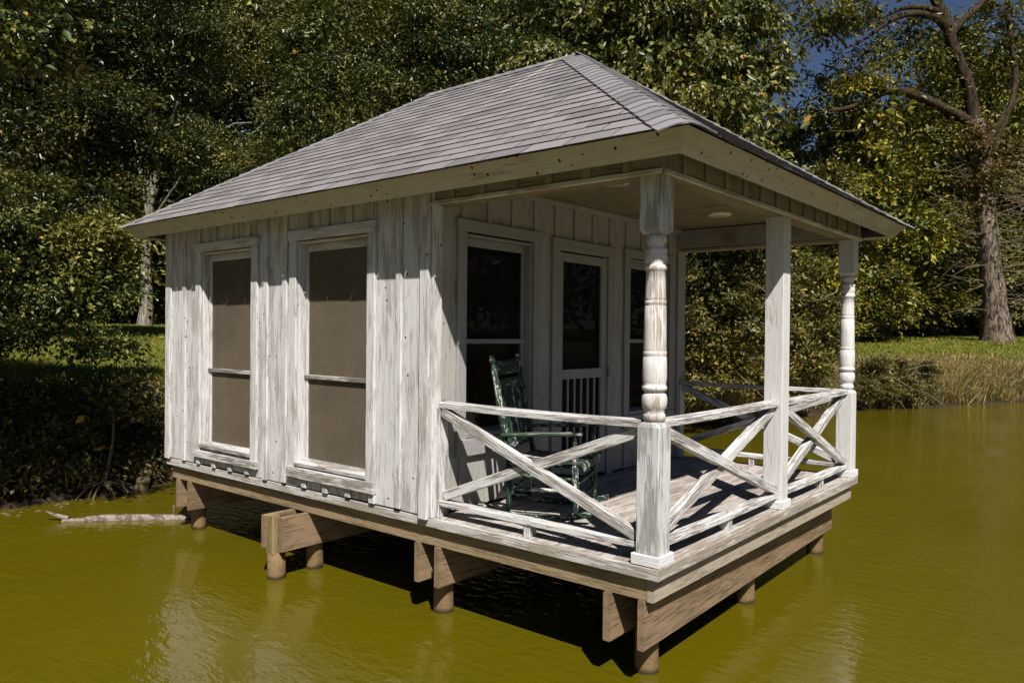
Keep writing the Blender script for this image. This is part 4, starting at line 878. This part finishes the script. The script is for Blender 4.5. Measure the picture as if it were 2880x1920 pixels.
limb([(2775, 470, 16), (2830, 330, 11), (2855, 240, 12), (2850, 150, 11), (2838, 70, 10), (2835, -20, 9)], dz=2)
limb([(2770, 420, 12), (2820, 330, 10), (2860, 285, 9), (2900, 280, 7)], dz=1)
lb = lobes_px([(2330, 60, dG-1, 1.5), (2420, 20, dG-1, 1.4), (2260, 20, dG, 1.0), (2560, 120, dG+1, 1.6), (2450, 180, dG, 1.4), (2620, 240, dG+1, 1.6), (2820, 180, dG+2, 1.9), (2700, 150, dG+2, 1.6), (2360, 230, dG, 1.1), (2850, 40, dG+2, 1.7), (2560, 350, dG+1, 1.4), (2330, 340, dG+1, 1.3)])
rg = np.random.default_rng(31); lb = [tuple(np.asarray(l[:3])-tb)+tuple(l[3:]) for l in lb]
put('crown', arrays_mesh('crown', *crown_arrays(lb, 620, 26, 0.20, 0.10, 0.75, rg, 0.3, 0.5, 0.3)), M['wood'], big)
lb = [tuple(np.asarray(l[:3])-tb)+tuple(l[3:]) for l in lobes_px([(2750, 400, dG-0.6, (1.0, 1.0, 1.0)), (2770, 510, dG-0.6, (1.1, 1.1, 1.0)), (2840, 440, dG-0.3, 1.0), (2740, 600, dG-0.4, (0.7, 0.7, 0.9))])]
put('vine', arrays_mesh('vine', *crown_arrays(lb, 150, 26, 0.17, 0.085, 0.5, rg, 0.3, 0.4, 0.2)), M['rusty'], big)
mb = MB()
for i in range(85):
    py = rg.uniform(440, 880); sx = 1 if rg.random() < 0.68 else -1; x0 = np.interp(py, [400, 900], [2758, 2800]); ln_ = rg.uniform(40, 190)*(1 if sx > 0 else 0.8); dz = rg.uniform(-2.5, 1.5)
    mb.tube(smooth_path([gp(x0, py), gp(x0+sx*ln_*0.5, py+rg.uniform(-22, 14), dz*0.5), gp(x0+sx*ln_, py+rg.uniform(-50, 40), dz)], 2), np.linspace(1.5*s_, 0.5*s_, 5), 4)
    for q in range(3):
        t = rg.uniform(0.3, 0.9); mb.tube([gp(x0+sx*ln_*t, py, dz*t), gp(x0+sx*(ln_*t+rg.uniform(20, 60)), py+rg.uniform(-26, 30), dz*t+rg.uniform(-1, 1))], [1.0*s_, 0.45*s_], 3)
put('dead_twigs', mb.mesh('dead_twigs'), M['twig'], big, kind='stuff')

# woodland at the back: individual trees
protos = []
def proto(seed, h, spread, mat, n, per, ln, wd, cr, label, pos):
    rg = np.random.default_rng(seed); lob = []
    for i in range(15):
        z = h*(0.10+0.86*(i+0.5)/15); a = rg.uniform(0, 6.28); rr = spread*(0.75-0.45*abs(z/h-0.5))*rg.uniform(0.3, 1.0); r = spread*rg.uniform(0.34, 0.52)
        lob.append((math.cos(a)*rr, math.sin(a)*rr, z, r, r, r*0.85))
    base = np.array(G(*pos)); lob = [tuple(np.array(l[:3])+base)+tuple(l[3:]) for l in lob]
    return make_tree('woodland_tree', base, lob, label, mat, 'darkbark', n, per, ln, wd, cr, 0.22, seed, group='woodland trees behind the field', top=base+np.array([0, 0, h*0.9]), inner=0.3)
def pos_px(px, d): p = at(px, 940, d); return (p[0], p[1])
pr1 = proto(41, 12, 4.2, 'wood', 950, 30, 0.24, 0.12, 0.85, 'yellow-green woodland tree behind the right corner of the roof', pos_px(2390, 40))
pr2 = proto(42, 13, 4.0, 'oak', 950, 30, 0.23, 0.11, 0.85, 'dark woodland tree in the far row left of the grey-trunked oak', pos_px(120, 36))
pr3 = proto(43, 10, 3.6, 'wood', 850, 30, 0.22, 0.11, 0.8, 'bright woodland tree left of the big old tree', pos_px(2600, 44))
pr4 = proto(44, 21, 6.0, 'wood', 2000, 30, 0.22, 0.11, 0.95, 'tall yellow-green woodland tree right of the sky gap', pos_px(2650, 54))
pr5 = proto(45, 19, 5.5, 'oak', 1900, 30, 0.2, 0.1, 0.9, 'tall dark tree above the left end of the roof', pos_px(640, 38))
GRP = 'woodland trees behind the field'
far = [(pr4, 2830, 56, 1.1, 'tall woodland tree behind the upper limbs at the right edge'), (pr4, 2690, 66, 1.0, 'tall woodland tree between the big limbs'), (pr5, 380, 40, 1.0, 'tall dark tree behind the left oak crown'), (pr5, 950, 36, 1.0, 'tall dark tree behind the roof left of centre'), (pr5, 1290, 36, 1.0, 'tall dark tree behind the roof ridge'), (pr5, 1640, 37, 1.0, 'tall dark tree behind the roof peak'), (pr5, 60, 38, 1.0, 'tall dark tree at the far left'), (pr4, 1840, 44, 0.85, 'tall woodland tree behind the broad-leaved tree'),
       (pr1, 2740, 50, 1.1, 'woodland tree standing directly behind the big old trunk'), (pr3, 2890, 46, 1.05, 'woodland tree cut by the right picture edge'),
       (pr2, 2500, 58, 1.1, 'darker woodland tree in the back row at the right'), (pr3, 2280, 47, 1.0, 'woodland tree seen over the right eave beside the sky gap'), (pr2, 2680, 60, 1.15, 'dark woodland tree deep behind the bare twigs'),
       (pr2, 330, 42, 1.1, 'dark woodland tree behind the hanging oak branches'), (pr1, 560, 40, 1.1, 'woodland tree behind the left end of the roof'), (pr2, 760, 36, 1.05, 'dark woodland tree showing above the left roof slope'),
       (pr2, 990, 34, 1.15, 'dark tree behind the roof, left of centre'), (pr1, 1240, 33, 1.1, 'tree filling the gaps behind the roof ridge'), (pr2, 1500, 32, 1.15, 'dark tree behind the broad-leaved tree, left side'),
       (pr3, 1760, 31, 1.1, 'tree deep behind the roof peak'), (pr2, 2000, 33, 0.98, 'dark tree behind the porch shrubs'), (pr2, -60, 34, 1.1, 'dark woodland tree at the left picture edge'), (pr2, 2140, 42, 0.92, 'dark tree between porch and right woodland'),
       (pr1, 3100, 48, 1.1, 'woodland tree just past the right picture edge'), (pr3, 3400, 48, 1.1, 'woodland tree on the far bank right of the view'), (pr2, 3750, 48, 1.1, 'dark woodland tree on the far bank, farthest right'), (pr1, 2880, 62, 1.2, 'tall woodland tree in the far back row at right')]
for (pr_, px, d, sc, lab) in far:
    x, y = pos_px(px, d); copy_tree(pr_, (x, y, float(gz(x, y))-0.3), random.uniform(0, 6.28), sc, lab, GRP)
# low bushes that close the wood's edge at ground level
us = shrub('understory_shrub', [(2480, 860, 38, 1.5), (2440, 780, 38, 1.4), (2540, 800, 39, 1.5)], pos_px(2480, 38)+(float(gz(*pos_px(2480, 38))),), 'bright undergrowth bush at the wood edge right of the corner post', 'wood', 420, 28, 0.19, 0.095, 0.6, 51)
for px, d, sc, lab in ((2620, 46, 1.15, 'dark undergrowth bush left of the big trunk'), (2390, 36, 0.9, 'undergrowth bush behind the corner post'), (2700, 50, 1.3, 'undergrowth bush behind the big trunk'), (2860, 44, 1.1, 'undergrowth bush right of the big trunk'), (520, 36, 1.3, 'undergrowth bush right of the grey oak trunk'), (250, 36, 1.4, 'undergrowth bush left of the grey oak trunk'), (60, 33, 1.4, 'undergrowth bush at the left edge of the field'), (2230, 30, 0.9, 'undergrowth bush beyond the porch shrubs'), (2060, 26, 0.9, 'undergrowth bush behind the porch')):
    x, y = pos_px(px, d); copy_tree(us, (x, y, float(gz(x, y))-0.2), random.uniform(0, 6.28), sc, lab, 'undergrowth bushes at the wood edge')

# far-off wood round the pond: one mass; unseen ring added to cut sky light
rw = np.random.default_rng(77); segs = np.concatenate([POND, POND[:1]]); cen = POND.mean(0); pts = []
while len(pts) < 2600:
    i = rw.integers(0, len(POND)); t = rw.random(); p = segs[i]*(1-t)+segs[i+1]*t
    if rw.random() > np.linalg.norm(segs[i+1]-segs[i])/45: continue
    d = p-cen; d /= np.linalg.norm(d); q = p + d*rw.uniform(9, 20)
    r_ = np.array([q[0], q[1], 2.0])-CAM; zz = r_@Fv; u = 1440+FPX*(r_@Rv)/max(zz, 0.1)
    if zz > 0 and -700 < u < 4200: continue
    pts.append((q[0], q[1], rw.uniform(0.5, 15.5)*(0.75+0.25*math.sin(q[0]*0.5)*math.cos(q[1]*0.4))))
for u in np.arange(-700, 4300, 7.0):
    for k in range(4):
        q = at(u, 938, rw.uniform(74, 92)); pts.append((q[0], q[1], rw.uniform(0, 9) if k < 2 else rw.uniform(0.2, 2.2)))
pts = np.array(pts); pts[:, 2] += gz(pts[:, 0], pts[:, 1]); per = 26; ci = np.repeat(np.arange(len(pts)), per); m = len(ci)
c = pts[ci]+rw.normal(size=(m, 3))*np.array([1.4, 1.4, 0.7]); v, f = leaves(c, rw.normal(size=(m, 3)), rw.normal(size=(m, 3))*0.6+np.array([0, 0, 0.8]), 0.5+0.4*rw.random(m), 0.28+0.2*rw.random(m))
put('far_wood', arrays_mesh('far_wood', v, f), M['oak'], kind='stuff', label='far-off wood closing the view, with an unseen ring added round the pond to dim the sky')

# ------------------------------------------------------------------ grass, undergrowth (nobody could count them)
def blades(x, y, h, wd, lean, rng):
    n_ = len(x); z = gz(x, y); a = rng.uniform(0, 2*np.pi, n_); la = rng.uniform(0, 2*np.pi, n_); ll = h*lean*rng.random(n_)
    b = np.stack([x, y, z-0.02], 1); s = np.stack([np.cos(a), np.sin(a), np.zeros(n_)], 1)*wd[:, None]*0.5; ld = np.stack([np.cos(la)*ll, np.sin(la)*ll, np.zeros(n_)], 1)
    m = b+ld*0.35+np.array([0, 0, 1])*h[:, None]*0.6; t = b+ld+np.array([0, 0, 1])*(h*np.sqrt(np.clip(1-(lean*0.55)**2, 0.2, 1)))[:, None]
    v = np.stack([b-s, b+s, m+s*0.8, m-s*0.8, t], 1).reshape(-1, 3); k = np.arange(n_)[:, None]*5
    return v, np.concatenate([k+np.array([[0, 1, 2]]), k+np.array([[0, 2, 3]]), k+np.array([[3, 2, 4]])], 1).reshape(-1, 3)
def in_view(x, y, m=60):
    d = np.stack([x, y, gz(x, y)], 1)-CAM; z = d@Fv; u = 1440+FPX*(d@Rv)/np.maximum(z, 0.1); return (z > 1) & (u > -m) & (u < 2880+m), z, u
rg = np.random.default_rng(61)
def scatter(n_, dmin, dmax, umin, umax):
    u = rg.uniform(umin, umax, n_); d = dmin*(dmax/dmin)**rg.random(n_); p = CAM[None]+(Fv[None]+Rv[None]*((u-1440)/FPX)[:, None])*d[:, None]; return p[:, 0], p[:, 1], d, u
x, y, d, u = scatter(120000, 11, 60, -60, 700); s = shore(x, y); k = s > 3.0; x, y, d = x[k], y[k], d[k]
h = 0.13+0.14*rg.random(len(x)); v1 = blades(x, y, h, 0.006+0.0011*d, 0.7, rg)
x, y, d, u = scatter(110000, 17, 60, 1880, 2960); s = shore(x, y); k = s > 1.9; x, y, d = x[k], y[k], d[k]
h = 0.12+0.16*rg.random(len(x)); v2 = blades(x, y, h, 0.006+0.0010*d, 0.8, rg)
put('grass', arrays_mesh('grass', np.concatenate([v1[0], v2[0]]), np.concatenate([v1[1], v2[1]+len(v1[0])])), M['grass'], kind='stuff', label='short green grass of the field behind the banks')
x, y, d, u = scatter(150000, 15.5, 36, 1900, 2960); s = shore(x, y); k = (s > 0.0) & (s < 2.9+0.9*vnoise(x, y)) & (rg.random(len(x)) < 0.75+0.5*vnoise(x*2.2, y*2.2)); x, y, d, s = x[k], y[k], d[k], s[k]
h = (0.35+0.45*rg.random(len(x)))*np.clip(1.15-s*0.16, 0.5, 1.2)*(1+0.45*vnoise(x*2.7+3, y*2.7)); v3 = blades(x, y, h*1.15, 0.008+0.0007*d, 1.75, rg)
put('tall_dry_grass', arrays_mesh('tall_dry_grass', *v3), M['drygrass'], kind='stuff', label='tall tan and green grass leaning over the right bank')
x, y, d, u = scatter(12000, 9, 16, -60, 520); s = shore(x, y); k = (s > 0.1) & (s < 2.8); x, y, d, s = x[k], y[k], d[k], s[k]
h = (0.12+0.2*rg.random(len(x)))*np.clip(1.3-0.25*s, 0.4, 1); v4 = blades(x, y, h, 0.007+0.0006*d, 1.3, rg)
put('bank_grass', arrays_mesh('bank_grass', *v4), M['drygrass'], kind='stuff', label='straggly grass on the shaded left bank')
# leafy undergrowth on the left bank
x, y, d, u = scatter(3600, 7.6, 14.5, -80, 500); s = shore(x, y); k = (s > 0.08) & (s < 2.6); x, y, s = x[k], y[k], s[k]; z = gz(x, y)
cl_ = np.stack([x, y, z+0.03+0.28*rg.random(len(x))*np.clip(1.2-0.35*s, 0.25, 1)], 1); per = 16; ci = np.repeat(np.arange(len(cl_)), per); m = len(ci)
c = cl_[ci]+rg.normal(size=(m, 3))*np.array([0.14, 0.14, 0.10]); v, f = leaves(c, rg.normal(size=(m, 3)), rg.normal(size=(m, 3))*0.5+np.array([0, 0, 1]), 0.05+0.05*rg.random(m), 0.025+0.025*rg.random(m))
put('undergrowth', arrays_mesh('undergrowth', v, f), M['under'], kind='stuff', label='tangled leafy undergrowth covering the dark left bank')
# bare-rooted sapling at the left waterline
sp = root('bank_sapling', tuple(np.array([-7.72, 0.25, 0.05])), 'thin sapling with exposed roots at the left waterline', 'sapling')
mb = MB(); mb.tube(smooth_path([(0, 0, 0.05), (0.02, 0.05, 0.3), (-0.02, 0.12, 0.6), (-0.1, 0.16, 1.0), (-0.12, 0.2, 1.35)], 3), np.linspace(0.028, 0.008, 13), 7); put('stem', mb.mesh('stem'), M['twig'], sp)
for i in range(16):
    a = rg.uniform(-1.9, 1.9); l_ = rg.uniform(0.25, 0.7); e = np.array([math.cos(a)*l_*0.8, math.sin(a)*l_, -0.08-0.04*rg.random()]); mb = MB()
    mb.tube(smooth_path([(0, 0, 0.08), e*0.5+np.array([0, 0, 0.09+0.05*rg.random()]), e], 3), np.linspace(0.016, 0.005, 7), 5); put('root', mb.mesh('root'), M['twig'], sp)
lb = [(-0.1, 0.1, 0.9, 0.3), (-0.12, 0.2, 1.3, 0.3), (0.05, 0.35, 1.1, 0.25), (-0.05, -0.2, 0.7, 0.25)]
put('foliage', arrays_mesh('foliage', *crown_arrays(lb, 40, 12, 0.09, 0.045, 0.14, rg, 0.2, 0.7, 0.2)), M['under'], sp)
# fallen leaves drifting along the left waterline
n_ = 90; x = rg.uniform(-7.75, -7.2, n_); y = rg.uniform(-0.9, 1.3, n_); c = np.stack([x, y, np.full(n_, 0.006)], 1)
v, f = leaves(c, rg.normal(size=(n_, 3))*np.array([1, 1, 0.02]), np.array([[0, 0, 1.0]]).repeat(n_, 0), 0.05+0.03*rg.random(n_), 0.025+0.02*rg.random(n_), 0.08)
put('fallen_leaves', arrays_mesh('fallen_leaves', v, f), M['drygrass'], kind='stuff', label='fallen leaves drifting on the water along the left bank')
